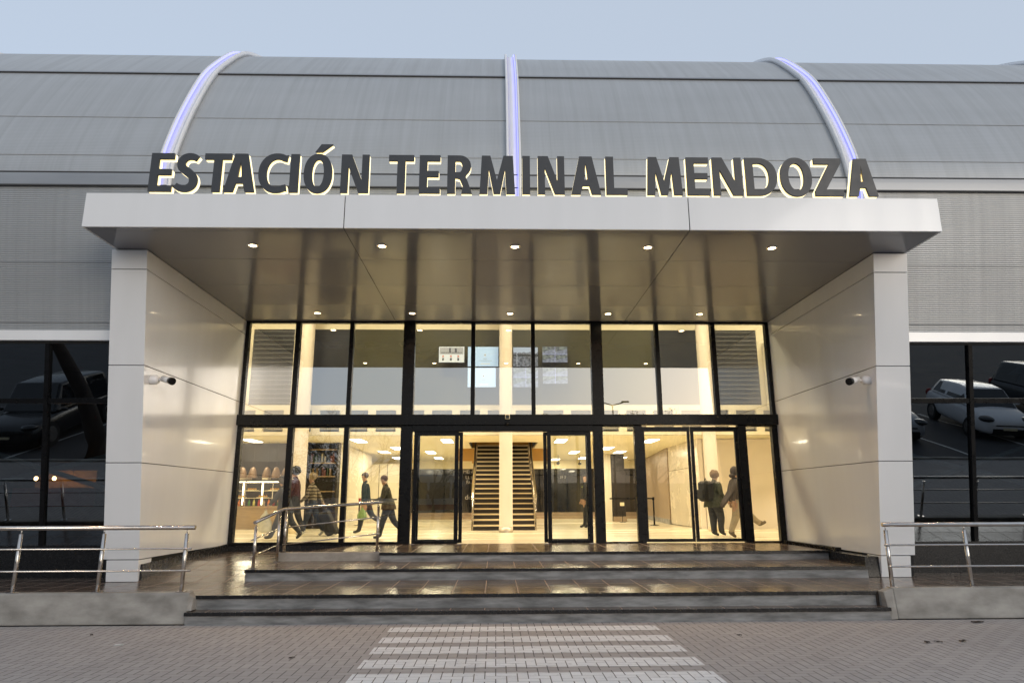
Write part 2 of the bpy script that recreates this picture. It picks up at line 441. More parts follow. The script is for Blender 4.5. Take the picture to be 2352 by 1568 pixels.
# ================================================================ TERMINAL BUILDING
bld = empty('terminal_building', (0, 20, 0), 'long terminal hall with a curved silver corrugated metal shell above dark slanted windows', 'building')
B = P(bld)
raw = [(4.38, 11.44), (5, 11.29), (5.6, 11.15), (6.2, 11.03), (6.9, 10.94), (7.4, 11.0), (7.8, 11.13), (8.4, 11.38), (9.1, 11.73), (9.85, 12.17), (10.55, 12.77), (11.05, 13.25), (11.38, 13.68), (11.85, 14.55), (12.2, 15.6), (12.4, 17.0), (12.45, 20), (12.3, 24), (11.0, 30), (8, 36), (4.4, 38)]
def catmull(p, n):
    out = []
    for i in range(len(p) - 1):
        a, b, c, d = p[max(i - 1, 0)], p[i], p[i + 1], p[min(i + 2, len(p) - 1)]
        for k in range(n):
            t = k / n
            out.append(tuple(.5 * ((2 * b[q]) + (-a[q] + c[q]) * t + (2 * a[q] - 5 * b[q] + 4 * c[q] - d[q]) * t * t + (-a[q] + 3 * b[q] - 3 * c[q] + d[q]) * t ** 3) for q in (0, 1)))
    out.append(p[-1]); return out
prof = [(y, z) for z, y in catmull(raw, 5)]
for _ in range(3):
    prof = [prof[0]] + [tuple((prof[i - 1][q] + 2 * prof[i][q] + prof[i + 1][q]) / 4 for q in (0, 1)) for i in range(1, len(prof) - 1)] + [prof[-1]]
def sweep(g, x0, x1, h0, h1, i0=0, i1=None, closed=True):
    i1 = len(prof) - 1 if i1 is None else i1
    rows = []
    for i in range(i0, i1 + 1):
        a, b = prof[max(i - 1, 0)], prof[min(i + 1, len(prof) - 1)]
        ty, tz = b[0] - a[0], b[1] - a[1]; L = math.hypot(ty, tz); ny, nz = -tz / L, ty / L
        y, z = prof[i]
        q = [(x0, y + ny * h0, z + nz * h0), (x1, y + ny * h0, z + nz * h0), (x1, y + ny * h1, z + nz * h1), (x0, y + ny * h1, z + nz * h1)]
        rows.append([g.bm.verts.new(v) for v in (q if closed else q[2:])])
    for r0, r1 in zip(rows, rows[1:]):
        n = len(r0)
        for k in range(n if closed else 1):
            f = g.bm.faces.new([r0[k], r0[(k + 1) % n], r1[(k + 1) % n], r1[k]]); f.smooth = True; f.material_index = g.mi
    if closed:
        g.bm.faces.new(rows[0]); g.bm.faces.new(rows[-1])
def zidx(z): return min(range(70), key=lambda i: abs(prof[i][1] - z))
K0 = zidx(6.0)
g = MB(); sweep(g, -46, -6.0, 0, 0, 0, K0, closed=False); sweep(g, 6.6, 46, 0, 0, 0, K0, closed=False); sweep(g, -46, 46, 0, 0, K0, closed=False)
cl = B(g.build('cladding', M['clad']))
def idx(z): return min(range(60), key=lambda i: abs(prof[i][1] - z))
# flashing strips running along the shell
for z, h, wdt, m in ((9.93, .012, 1, 'gap'), (7.60, .012, 1, 'gap'), (7.22, .008, 1, 'gap')):
    pass
def band(z0, z1, h, m, name, xr=((-46, 46),)):
    """a strip along the shell between two heights"""
    pts = []
    n = 6
    def at(z):
        for a, b in zip(prof, prof[1:]):
            if a[1] <= z <= b[1]:
                t = (z - a[1]) / max(1e-6, b[1] - a[1]); ty, tz = b[0] - a[0], b[1] - a[1]; L = math.hypot(ty, tz)
                return a[0] + (b[0] - a[0]) * t, z, -tz / L, ty / L
    g = MB(); rows = []
    for k in range(n + 1):
        y, z, ny, nz = at(z0 + (z1 - z0) * k / n)
        rows.append((y, z, ny, nz))
    for xa, xb in xr:
        rw = [[g.bm.verts.new(q) for q in ((xa, y + ny * h, z + nz * h), (xb, y + ny * h, z + nz * h), (xa, y - ny * .02, z - nz * .02), (xb, y - ny * .02, z - nz * .02))] for y, z, ny, nz in rows]
        for a, b in zip(rw, rw[1:]): g.bm.faces.new((a[0], a[1], b[1], b[0]))
        g.bm.faces.new((rw[0][0], rw[0][1], rw[0][3], rw[0][2])); g.bm.faces.new((rw[-1][0], rw[-1][1], rw[-1][3], rw[-1][2]))
    return B(g.build(name, m))
band(9.90, 9.918, .03, M['joint'], 'shell_joint')
band(9.935, 9.99, .02, M['flash'], 'flashing')
band(7.092, 7.112, .05, M['joint'], 'shell_joint')
band(6.875, 7.085, .045, M['flash'], 'flashing')
band(6.85, 6.872, .05, M['joint'], 'shell_joint')
for z in (8.45, 7.48, 5.55, 4.55): band(z, z + .008, .008, M['flash'] if z < 6 else M['lap'], 'sheet_lap', ((-46, -6.0), (6.6, 46)) if z < 6 else ((-46, 46),))
# white band below the shell, slanted windows, mullions, plinth
def fy(z): return 12.17 - .18 * (z - .34)
for sx, xa, xb in ((-1, -46, -6.32), (1, 6.92, 46)):
    g = MB(); g.box(xa, xb, 11.36, 11.75, 4.235, 4.41); B(g.build('white_band', M['white'], bevel=.006))
    g = MB(); g.box(xa, xb, 11.43, 11.78, 4.20, 4.233); B(g.build('band_shadow_gap', M['gap']))
    g = MB(); g.hexa([(xa, fy(.33) - .03, .33), (xb, fy(.33) - .03, .33), (xb, 12.9, .33), (xa, 12.9, .33), (xa, fy(.86) - .03, .86), (xb, fy(.86) - .03, .86), (xb, 12.9, .86), (xa, 12.9, .86)])
    B(g.build('black_plinth', M['blackstone']))
    xs = [-7.62 - 2.05 * k for k in range(12)] if sx < 0 else [8.3 + 2.05 * k for k in range(12)]
    edges = sorted([xa, xb] + xs)
    for x in xs[:8]:
        g = MB(); g.hexa([(x - .035, fy(.86) - .05, .86), (x + .035, fy(.86) - .05, .86), (x + .035, fy(.86) + .06, .86), (x - .035, fy(.86) + .06, .86), (x - .035, fy(4.2) - .05, 4.2), (x + .035, fy(4.2) - .05, 4.2), (x + .035, fy(4.2) + .06, 4.2), (x - .035, fy(4.2) + .06, 4.2)])
        B(g.build('mullion', M['black']))
    g = MB(); z0, z1 = 3.20, 3.28
    g.hexa([(xa, fy(z0) - .04, z0), (xb, fy(z0) - .04, z0), (xb, fy(z0) + .05, z0), (xa, fy(z0) + .05, z0), (xa, fy(z1) - .04, z1), (xb, fy(z1) - .04, z1), (xb, fy(z1) + .05, z1), (xa, fy(z1) + .05, z1)])
    B(g.build('transom', M['black']))
    for a, b in zip(edges, edges[1:]):
        if abs((a + b) / 2) > 24: continue
        for z0, z1 in ((.86, 3.2), (3.28, 4.2)):
            g = MB(); g.poly([(a + .036, fy(z0), z0), (b - .036, fy(z0), z0), (b - .036, fy(z1), z1), (a + .036, fy(z1), z1)])
            B(g.build('window_pane', M['tint'], recalc=False))
    # dark room behind with pale diagonal braces
    g = MB(); g.box(xa, xb, 14.6, 14.7, .3, 4.4); g.box(xa, xb, 12.9, 14.6, .3, .34); g.box(xa, xb, 11.9, 14.6, 4.3, 4.35)
    B(g.build('back_room', M['darkpan']))
    g = MB()
    e = -6.4 if sx < 0 else 7.0
    for k in range(3):
        a = e + sx * k * 4.2; b = a + sx * 4.2
        g.tube([(a, 12.75, 1.6), (b, 12.75, 2.9)], .045, 8); g.tube([(a, 12.66, 2.55), (b, 12.66, 1.5)], .045, 8)
    B(g.build('diagonal_brace', M['teal']))
# light ribs
for X in (-11.75, -5.72, .30, 6.32, 12.35):
    rb = empty('light_rib', (0, 0, 0)); B(rb)
    w = .130
    led = -1 if X < 0 else 1
    n1 = 70; n0 = 6 if abs(X) > 10 else zidx(6.2)
    for s_ in (-1, 1):
        g = MB(); a, b = X + s_ * w, X + s_ * (w - .045); sweep(g, min(a, b), max(a, b), .004, .105, n0, n1)
        g.build('flange', M['ribw'], rb)
    g = MB(); sweep(g, X - w + .047, X + w - .047, .006, .05, n0, n1); g.build('channel', M['ribw'], rb)
    if abs(X) < 10:
        g = MB(); a, b = X + led * (w - .050), X + led * (w - .060); sweep(g, min(a, b), max(a, b), .058, .10, n0, n1)
        g.build('led_strip', M['led'], rb)

# ================================================================ ENTRANCE PORTAL
por = empty('entrance_portal', (.3, 12, 0), 'white box-shaped entrance portal with a deep canopy and two forward-leaning side walls', 'canopy')
Q = P(por)
ZS, ZT = 5.584, 6.127
FX0, FX1, FY = -6.21, 6.868, 9.664
seams = [FX0, -2.31, 2.955, FX1]
G_ = .007
for a, b in zip(seams, seams[1:]):
    g = MB(); g.box(a + (G_ if a != FX0 else 0), b - (G_ if b != FX1 else 0), FY, FY + .03, ZS, ZT)
    Q(g.build('fascia_panel', M['white'], bevel=.003))
g = MB(); g.box(FX0, FX0 + .03, FY + .032, 11.6, ZS, ZT); Q(g.build('side_fascia', M['white']))
g = MB(); g.box(FX1 - .03, FX1, FY + .032, 11.6, ZS, ZT); Q(g.build('side_fascia', M['white']))
g = MB(); g.box(FX0 + .04, FX1 - .04, FY + .034, 15.3, ZS + .03, ZT - .03); Q(g.build('canopy_core', M['gap']))
g = MB(); g.box(FX0 + .032, FX1 - .032, FY + .032, 11.35, ZT - .028, ZT - .002); Q(g.build('canopy_roof', M['flash']))
ys = [FY + .032, 9.80, 11.04, 12.48, 13.82, 15.24]
xsf = [FX0 + .032, -2.31, 2.955, FX1 - .032]
for yi, (y0, y1) in enumerate(zip(ys, ys[1:])):
    for xi, (x0, x1) in enumerate(zip(xsf, xsf[1:])):
        if yi > 1: x0, x1 = max(x0, -5.72), min(x1, 6.32)
        g = MB(); g.box(x0 + .005, x1 - .005, y0 + .004, y1 - .004, ZS, ZS + .024)
        Q(g.build('soffit_panel', M['soffit']))
def lean(z): return 11.505 - .183 * (z - .66)
def wallpanel(xo, xi, z0, z1, ylo, yhi, m, name, par, bev=.003):
    g = MB(); a, b = min(xo, xi), max(xo, xi)
    g.hexa([(a, ylo(z0), z0), (b, ylo(z0), z0), (b, yhi, z0), (a, yhi, z0), (a, ylo(z1), z1), (b, ylo(z1), z1), (b, yhi, z1), (a, yhi, z1)])
    o = g.build(name, m, par, bevel=bev); return o
for sx, xin, xout, lab in ((-1, -5.70, -6.27, ''), (1, 6.305, 6.875, '')):
    sw = empty('side_wall', (0, 0, 0)); Q(sw)
    hs = [.675, 2.185, 3.725, 5.262, ZS - .004]
    for z0, z1 in zip(hs, hs[1:]):
        wallpanel(xout, xin, z0 + .006, z1 - .006, lean, 15.2, M['white'], 'cladding_panel', sw)
    wallpanel(xout - sx * .02, xin + sx * .02, .34, ZS - .01, lambda z: lean(z) + .02, 15.18, M['gap'], 'joint_core', sw, 0)
    # recessed foot of the pillar
    g = MB(); xa, xb = (xout + .07, xin + .005) if sx < 0 else (xin - .01, xout - .09)
    g.hexa([(xa, 11.53, .338), (xb, 11.53, .338), (xb, 11.9, .338), (xa, 11.9, .338), (xa, 11.48, .668), (xb, 11.48, .668), (xb, 11.9, .668), (xa, 11.9, .668)])
    g.build('pillar_foot', M['white'], sw, bevel=.003)
    g = MB()
    if sx < 0: g.hexa([(-5.70, 11.56, .34), (-5.66, 11.56, .34), (-5.66, 15.2, .5), (-5.70, 15.2, .5), (-5.70, 11.56, .60), (-5.66, 11.56, .60), (-5.66, 15.2, .70), (-5.70, 15.2, .70)])
    else:
        g.box(6.062, 6.30, 11.56, 12.80, .34, .655); g.box(6.20, 6.30, 12.802, 15.2, .5, .72)
    g.build('black_skirting', M['blackstone'], sw)
# ---- round security cameras on the side walls, door sensor
def cctv(x, sx, label):
    t = empty('security_camera', (x, 11.2, 3.53), label, 'camera', 'security cameras on the portal walls')
    g = MB(); g.lathe((0, 0, 0), [(0, 0), (.075, 0), (.08, .02), (.08, .09), (.055, .13), (0, .135)], 20)
    o = g.build('mount', M['white'], t); o.rotation_euler = (0, -sx * R(90), 0)
    g = MB(); g.tube([(-sx * .12, 0, 0), (-sx * .19, -.02, .0), (-sx * .23, -.03, -.01)], .022, 10); g.build('arm', M['white'], t)
    d = Vector((-sx * .9, -.55, -.28)).normalized()
    p0 = Vector((-sx * .20, 0, .02)); g = MB()
    g.tube([p0, p0 + d * .24], [.05, .056], 16); g.build('housing', M['white'], t)
    g = MB(); g.tube([p0 + d * .205, p0 + d * .275], [.059, .062], 16); g.build('lens_hood', M['lens'], t)
    return t
cctv(-5.70, -1, 'white bullet camera with black lens hood on the left portal wall')
cctv(6.305, 1, 'white bullet camera with black lens hood on the right portal wall')
t = empty('door_sensor', (.25, 15.02, 3.37), 'small square white rimmed motion sensor above the open sliding door', 'sensor')
g = MB(); g.box(-.055, .055, -.04, .0, -.055, .055); g.build('rim', M['tray'], t, bevel=.02)
g = MB(); g.box(-.038, .038, -.05, -.03, -.04, .038); g.build('cover', M['lens'], t, bevel=.012)
g = MB(); g.blob((0, -.0, -.145), (.045, .05, .035), 2); g.build('dome', M['lens'], t)

# ================================================================ GLASS FRONT AND DOORS
gf = empty('glass_facade', (.3, 15.22, .67), 'tall glass entrance wall with black metal frames and automatic doors', 'glass wall')
F = P(gf)
GY = 15.22
def bar(x0, x1, z0, z1, y0=GY - .07, y1=GY + .07, name='mullion', par=None, m='black'):
    g = MB(); g.box(x0, x1, y0, y1, z0, z1); o = g.build(name, M[m], bevel=.004)
    if par: o.parent = par
    else: F(o)
    return o
def pane(x0, x1, z0, z1, m='glass', y=GY, par=None):
    g = MB(); g.poly([(x0, y, z0), (x1, y, z0), (x1, y, z1), (x0, y, z1)])
    o = g.build('pane', M[m], recalc=False)
    if par: o.parent = par
    else: F(o)
    return o
up = [(-5.70, -5.62), (-4.575, -4.465), (-3.345, -3.25), (-2.11, -1.85), (-.575, -.48), (.795, .885), (2.165, 2.42), (3.65, 3.745), (4.955, 5.055), (6.225, 6.305)]
for x0, x1 in up: bar(x0, x1, 3.432, 5.58, GY - (.11 if x1 - x0 > .2 else .07), GY + .07)
for (a, b), (c, d) in zip(up, up[1:]): pane(b, c, 3.43, 5.58, 'glassup')
bar(-5.78, 6.36, 3.2, 3.43, GY - .16, GY + .08, 'transom')
bar(-5.62, 6.225, 5.545, 5.579, GY - .06, GY + .06, 'head_rail')
# lower left three windows
lo = [(-5.70, -5.60), (-4.60, -4.47), (-3.36, -3.25), (-2.11, -1.852)]
for x0, x1 in lo: bar(x0, x1, .66, 3.198)
for (a, b), (c, d) in zip(lo, lo[1:]):
    pane(b, c, .72, 3.17); bar(b, c, .655, .72, name='sill_rail'); bar(b, c, 3.155, 3.198, name='head_rail')
g = MB(); g.box(-5.66, -2.9, GY - .10, GY + .1, .50, .654); F(g.build('black_plinth', M['blackstone']))
# door surround, fixed side leaves and open sliding leaves
bar(-1.85, 2.16, 3.062, 3.198, GY - .10, GY + .09, 'door_header')
bar(2.158, 2.374, .66, 3.198)
bar(3.077, 3.25, .66, 3.198); bar(5.41, 5.593, .66, 3.198); bar(6.176, 6.305, .66, 3.198)
for (a, b) in ((2.374, 3.077), (5.593, 6.176)):
    pane(a, b, .70, 3.17, 'doorglass'); bar(a, b, .655, .70, name='sill_rail'); bar(a, b, 3.168, 3.198, name='head_rail')
def leaf(x0, x1, st, z0, z1, zb, zt, y, nm, par=None):
    d = empty(nm, (0, 0, 0)); F(d)
    g = MB()
    g.box(x0, x0 + st, y - .025, y + .025, z0, z1); g.box(x1 - st, x1, y - .025, y + .025, z0, z1)
    g.box(x0 + st, x1 - st, y - .025, y + .025, z0, zb); g.box(x0 + st, x1 - st, y - .025, y + .025, zt, z1)
    g.build('frame', M['black'], d)
    pane(x0 + st, x1 - st, zb, zt, 'doorglass', y, d)
    return d
leaf(-1.81, -.825, .085, .675, 3.06, .74, 2.975, GY - .03, 'side_leaf')
leaf(1.128, 2.10, .085, .675, 3.06, .74, 2.975, GY - .03, 'side_leaf')
leaf(-1.765, -.738, .075, .685, 3.055, .76, 2.98, GY + .06, 'sliding_door')
leaf(1.049, 2.07, .075, .685, 3.055, .76, 2.98, GY + .06, 'sliding_door')
leaf(3.255, 4.325, .055, .69, 3.165, .755, 3.062, GY, 'swing_door')
leaf(4.345, 5.405, .07, .69, 3.165, .755, 3.062, GY, 'swing_door')
g = MB()
for x in (-1.79, -.79, 1.09, 2.06): g.box(x - .05, x + .05, GY - .09, GY - .06, .671, .682)
F(g.build('floor_guide', M['steel']))

# ================================================================ SIGN LETTERS
def arc(cx, cy, rx, ry, a0, a1, n, e=1.0):
    out = []
    for i in range(n + 1):
        a = R(a0 + (a1 - a0) * i / n); c, s_ = math.cos(a), math.sin(a)
        out.append((cx + rx * math.copysign(abs(c) ** e, c), cy + ry * math.copysign(abs(s_) ** e, s_)))
    return out
def stroke(pts, th):
    L, Rr = [], []
    for i, p in enumerate(pts):
        a, b = Vector(pts[max(i - 1, 0)]), Vector(pts[min(i + 1, len(pts) - 1)])
        d = (b - a).normalized(); n = Vector((-d.y, d.x)); t = th[i] / 2
        L.append((p[0] + n.x * t, p[1] + n.y * t)); Rr.append((p[0] - n.x * t, p[1] - n.y * t))
    return L + Rr[::-1]
def glyph(c, w):
    """outline loops; cap height 1, width w, stem s, bar h"""
    s, h = .192, .152
    if c == 'E': return [[(0, 0), (w, 0), (w, h), (s, h), (s, .43), (w * .93, .43), (w * .93, .43 + h), (s, .43 + h), (s, 1 - h), (w, 1 - h), (w, 1), (0, 1)]]
    if c == 'T': m = w / 2; return [[(m - s / 2, 0), (m + s / 2, 0), (m + s / 2, 1 - h), (w, 1 - h), (w, 1), (0, 1), (0, 1 - h), (m - s / 2, 1 - h)]]
    if c == 'I': return [[(0, 0), (w, 0), (w, 1), (0, 1)]]
    if c == 'L': return [[(0, 0), (w, 0), (w, h), (s, h), (s, 1), (0, 1)]]
    if c == 'Z': return [[(0, 0), (w, 0), (w, h), (.27, h), (w, .88), (w, 1), (.03, 1), (.03, 1 - h), (w - .30, 1 - h), (0, .13)]]
    if c == 'N': return [[(0, 0), (s * .9, 0), (s * .9, .68), (w - .24, 0), (w, 0), (w, 1), (w - s * .9, 1), (w - s * .9, .34), (.25, 1), (0, 1)]]
    if c == 'M': return [[(.02, 0), (.21, 0), (.245, .62), (w / 2 - .08, 0), (w / 2 + .08, 0), (w - .245, .62), (w - .21, 0), (w - .02 + .02, 0), (w - .05, 1), (w - .28, 1), (w / 2, .36), (.28, 1), (.07, 1)]]
    if c == 'A':
        m = w / 2
        return [[(0, 0), (.225, 0), (.285, .225), (w - .285, .225), (w - .225, 0), (w, 0), (m + .155, 1), (m - .155, 1)], [(.325, .385), (w - .325, .385), (m, .82)]]
    if c == 'O': return [arc(w / 2, .5, w / 2, .515, 0, 360, 40, .92)[:-1], arc(w / 2, .5, w / 2 - .200, .360, 0, 360, 32, .95)[:-1]]
    if c == 'D': return [[(0, 0)] + [(w * .35, 0)] + arc(w * .38, .5, w * .62, .5, -88, 88, 24, .9) + [(w * .35, 1), (0, 1)], [(s, .16)] + arc(w * .40, .5, w * .60 - .195, .355, -88, 88, 18, .9) + [(s, .84)]]
    if c == 'C':
        rx = w * .62
        o = arc(rx, .5, rx, .515, 62, 298, 30, .93); i = arc(rx + .01, .5, rx - .185, .365, 298, 62, 24, .95)
        return [o + [(w, .03), (w - .03, .20)] + i + [(w - .03, .80), (w, .975)]][:1]
    if c == 'R':
        return [[(0, 0), (s, 0), (s, .40), (s + .04, .40), (w * .50, .38), (w * .63, .20), (w - .25, 0), (w, 0), (w * .84, .30), (w * .74, .44)] + arc(w * .50, .725, w * .46, .275, -50, 88, 14) + [(0, 1)],
                [(s, .555), (s, .85)] + arc(w * .48, .702, w * .46 - .20, .148, 88, -88, 12)]
    if c == 'S':
        pts = [(w * .88, .86), (w * .74, .905), (w * .56, .92), (w * .38, .89), (w * .26, .81), (w * .23, .72), (w * .29, .62), (w * .46, .54), (w * .62, .465), (w * .75, .38), (w * .79, .28), (w * .74, .17), (w * .60, .10), (w * .42, .08), (w * .22, .105), (w * .06, .16)]
        cp = catmull(pts, 4); n = len(cp)
        return [stroke(cp, [.145 + .06 * math.sin(math.pi * min(1, max(0, (i / (n - 1)))) ) for i in range(n)])]
    if c == 'acc': return [[(0, 0), (.17, 0), (.42, .21), (.14, .21)]]
def glyph_mesh(loops, th, grow=0.0):
    cu = bpy.data.curves.new('g', 'CURVE'); cu.dimensions = '2D'; cu.fill_mode = 'BOTH'; cu.extrude = th / 2; cu.offset = grow
    for lp in loops:
        sp = cu.splines.new('POLY'); sp.points.add(len(lp) - 1); sp.use_cyclic_u = True
        for i, (x, y) in enumerate(lp): sp.points[i].co = (x, y, 0, 1)
    o = bpy.data.objects.new('g', cu); col.objects.link(o)
    dg = bpy.context.evaluated_depsgraph_get(); dg.update()
    me = bpy.data.meshes.new_from_object(o.evaluated_get(dg))
    bpy.data.objects.remove(o); bpy.data.curves.remove(cu)
    return me
sign = empty('sign', (.3, 9.75, 6.15), 'row of dark block letters with glowing warm white edges standing on the canopy', 'sign')
SG = P(sign)
CH = .640
let = [('E', -5.334, -4.986), ('S', -4.954, -4.585), ('T', -4.517, -4.104), ('A', -4.194, -3.722), ('C', -3.678, -3.231), ('I', -3.194, -3.06), ('O', -2.984, -2.546), ('N', -2.41, -1.98), ('T', -1.678, -1.286), ('E', -1.2, -0.876), ('R', -0.765, -0.384), ('M', -0.277, 0.286), ('I', 0.4, 0.52), ('N', 0.642, 1.058), ('A', 1.16, 1.625), ('L', 1.707, 2.038), ('M', 2.333, 2.901), ('E', 2.977, 3.332), ('N', 3.39, 3.852), ('D', 3.91, 4.404), ('O', 4.459, 4.959), ('Z', 4.992, 5.442), ('A', 5.526, 5.985)]
def place_glyph(loops, x0, z0):
    L = empty('letter', (0, 0, 0)); SG(L)
    me = glyph_mesh([[(x * CH, y * CH) for x, y in lp] for lp in loops], .035); me.materials.append(M['face'])
    a = bpy.data.objects.new('face', me); col.objects.link(a); a.parent = L; a.location = (x0, 9.735, z0); a.rotation_euler = (R(90), 0, 0)
    for nm, th, gr, yy, mk in (('lit_sleeve', .032, -.003, 9.770, 'sleeve'), ('backlight', .045, 0, 9.809, 'halo')):
        me = glyph_mesh([[(x * CH, y * CH) for x, y in lp] for lp in loops], th, gr); me.materials.append(M[mk])
        b = bpy.data.objects.new(nm, me); col.objects.link(b); b.parent = L; b.location = (x0, yy, z0); b.rotation_euler = (R(90), 0, 0)
ZL = ZT + .062
for i, (c, a, b) in enumerate(let):
    place_glyph(glyph(c, (b - a) / CH), a, ZL)
    if i == 6: place_glyph(glyph('acc', .42), a + .16, ZL + CH * 1.06)
g = MB(); g.box(-5.4, 6.05, 9.78, 9.90, ZT - .002, ZT + .052); SG(g.build('base_rail', M['ribw']))

# ================================================================ DOWNLIGHTS
def downlight(i, x, y, label):
    t = empty('downlight', (x, y, ZS), label, 'downlight', 'round downlights in the canopy soffit')
    g = MB(); g.lathe((0, 0, 0), [(.062, .0), (.064, -.012), (.085, -.012), (.092, 0)], 24); g.build('rim', M['steel'], t)
    g = MB(); g.lathe((0, 0, 0), [(0, -.006), (.060, -.006)], 24); g.build('lamp_face', M['lamp'], t)
    l = bpy.data.lights.new('downlight_beam', 'SPOT'); l.energy = 88; l.color = (1, .62, .34); l.spot_size = R(125); l.spot_blend = .9; l.shadow_soft_size = .05
    lo_ = bpy.data.objects.new('downlight_beam', l); col.objects.link(lo_); lo_.parent = t; lo_.location = (0, 0, -.03)
pos5 = ['leftmost', 'second from the left', 'middle', 'second from the right', 'rightmost']
for i, x in enumerate((-3.92, -1.85, .30, 2.47, 4.51)):
    downlight(i, x, 10.4, 'glowing downlight, %s in the front row near the fascia' % pos5[i])
    downlight(i, x, 14.46, 'glowing downlight, %s in the back row just before the glass' % pos5[i])

# ================================================================ RAILINGS
def railing(name, label, posts, rails, cat='railing', grp='stainless steel railings'):
    t = empty(name, posts[0][0], label, cat, grp); W = P(t)
    for (b, top) in posts:
        b = Vector(b); top = Vector(top)
        po = empty('post', (0, 0, 0)); W(po)
        g = MB(); g.tube([b + Vector((0, 0, .012)), top], .0265, 14); g.build('tube', M['steel'], po)
        g = MB(); g.box(b.x - .055, b.x + .055, b.y - .05, b.y + .05, b.z, b.z + .012); g.build('base_plate', M['steel'], po)
        g = MB(); g.tube([top, top + Vector((0, 0, .055))], .008, 8); g.build('pin', M['steel'], po)
    for pts, r, nm in rails:
        g = MB(); g.tube(pts, r, 14); W(g.build(nm, M['steel'], bevel=0))
    return t
yR = 9.78
def front(xs, xe, zb, lab, top):
    posts = [((x, yR, zb), (x, yR, zb + .76)) for x in xs]
    a, b = xe
    rails = [([(a, yR, top), (b, yR, top)], .030, 'top_rail'), ([(a, yR - .03, zb + .56), (b * .997 if b > 0 else b - .01, yR - .03, zb + .56)], .0125, 'rail'), ([(a, yR - .03, zb + .275), (b, yR - .03, zb + .275)], .0125, 'rail')]
    return railing('railing', lab, posts, rails)
front([-4.235 - 1.12 * k for k in range(9)], (-14.5, -4.13), .392, 'long stainless railing on the concrete wall left of the steps', 1.228)
front([5.47 + 1.12 * k for k in range(9)], (15.5, 5.43), .392, 'long stainless railing on the concrete wall right of the steps', 1.226)
A0, B0, C0 = (-3.95, 11.62, 1.235), (-3.93, 13.05, 1.43), (-2.10, 13.05, 1.553)
def off(p, dz, dx=0): return (p[0] + dx, p[1], p[2] - dz)
railing('railing', 'bent stainless handrail beside the small ramp in front of the left windows',
        [((-3.95, 11.70, .516), (-3.95, 11.70, 1.175)), ((-3.93, 12.86, .516), (-3.93, 12.86, 1.35)), ((-3.87, 13.05, .667), (-3.87, 13.05, 1.37)), ((-2.18, 13.05, .667), (-2.18, 13.05, 1.48))],
        [([A0, B0, C0], .028, 'top_rail'), ([(-3.98, 11.60, .955), (-3.98, 13.0, 1.09)], .012, 'rail'), ([(-3.98, 11.60, .69), (-3.98, 13.0, .80)], .012, 'rail'),
         ([(-3.9, 13.02, 1.10), (-2.13, 13.02, 1.285)], .012, 'rail'), ([(-3.9, 13.02, .80), (-2.13, 13.02, .99)], .012, 'rail')])

# ================================================================ INTERIOR
IF = .67
hall = empty('hall_interior', (0, 24, .67), 'bright cream entrance hall seen through the glass, with a lit ceiling and polished floor', 'hall')
HI = P(hall)
g = MB(); g.box(-13, 11, 15.30, 36, .55, IF); HI(g.build('hall_floor', M['ifloor']))
g = MB()
g.box(-13, -.95, 21.0, 35.5, 3.52, 3.60); g.box(1.45, 11, 21.0, 35.5, 3.52, 3.60); g.box(-.95, 1.45, 27.2, 35.5, 3.52, 3.60); g.box(-.95, 1.45, 21.0, 23.6, 3.52, 3.60)
HI(g.build('hall_ceiling', M['ceil']))
g = MB(); g.box(-13, 11, 15.35, 23, 8.2, 8.28); HI(g.build('atrium_ceiling', M['ceil']))
# mezzanine front wall at y = 21
g = MB()
g.box(-13, 11, 20.98, 21.1, 6.85, 8.19)
g.box(-13, 11, 20.98, 21.1, 4.29, 4.45)
g.box(-13, 11, 20.98, 21.1, 3.52, 3.63)
xw = -8.0
wins = []
while xw < 9.5:
    wins.append(xw); xw += .86
xs_ = [-13] + [v for w_ in wins for v in (w_, w_ + .62)] + [11]
for a, b in zip(xs_[::2], xs_[1::2]): g.box(a, b, 20.98, 21.1, 3.631, 4.289)
g.box(-13, -7.63, 20.981, 21.1, 4.451, 6.849); g.box(-6.35, -6.0, 20.981, 21.1, 4.451, 6.849); g.box(6.37, 6.86, 20.981, 21.1, 4.451, 6.849); g.box(8.31, 11, 20.981, 21.1, 4.451, 6.849)
HI(g.build('mezzanine_wall', M['cream']))
g = MB(); g.box(-13, 11, 21.12, 21.15, 3.7, 4.4); HI(g.build('gallery_window', M['greywin']))
g = MB(); g.box(-4.6, 4.93, 21.0, 21.08, 4.452, 6.848); HI(g.build('dark_glazing', M['olive']))
for a, b, rib in ((-7.63, -6.35, 1), (-6.0, -4.6, 0), (4.93, 6.37, 0), (6.86, 8.31, 1)):
    g = MB()
    if rib:
        n = 17; dz = (6.849 - 4.451) / n; g.mi = 0; g.box(a, b, 21.0, 21.08, 4.451, 6.849)
        for k in range(n):
            z = 4.451 + k * dz
            g.mi = 1; g.box(a + .01, b - .01, 20.96, 20.998, z + dz * .4, z + dz * .58)
    else: g.box(a, b, 21.0, 21.08, 4.451, 6.849)
    HI(g.build('louvre_panel' if rib else 'dark_panel', [M['darkpan'], M['slat']]))
for x0, x1 in ((-8.05, -7.75), (8.45, 8.75)):
    g = MB(); g.box(x0, x1, 19.6, 20.9, 4.3, 6.4); HI(g.build('cream_pier', M['cream']))
# atrium side walls above the doors and outer walls
g = MB(); g.box(-13.1, -13, 15.3, 36, .6, 8.2); g.box(11, 11.1, 15.3, 36, .6, 8.2); HI(g.build('outer_wall', M['cream']))
g = MB(); g.box(6.34, 11, 15.3, 15.4, .6, 8.2); g.box(-13, -5.75, 15.3, 15.4, .6, 8.2); g.box(-5.75, 6.34, 15.3, 15.4, 5.62, 8.2); HI(g.build('front_wall_inside', M['cream']))
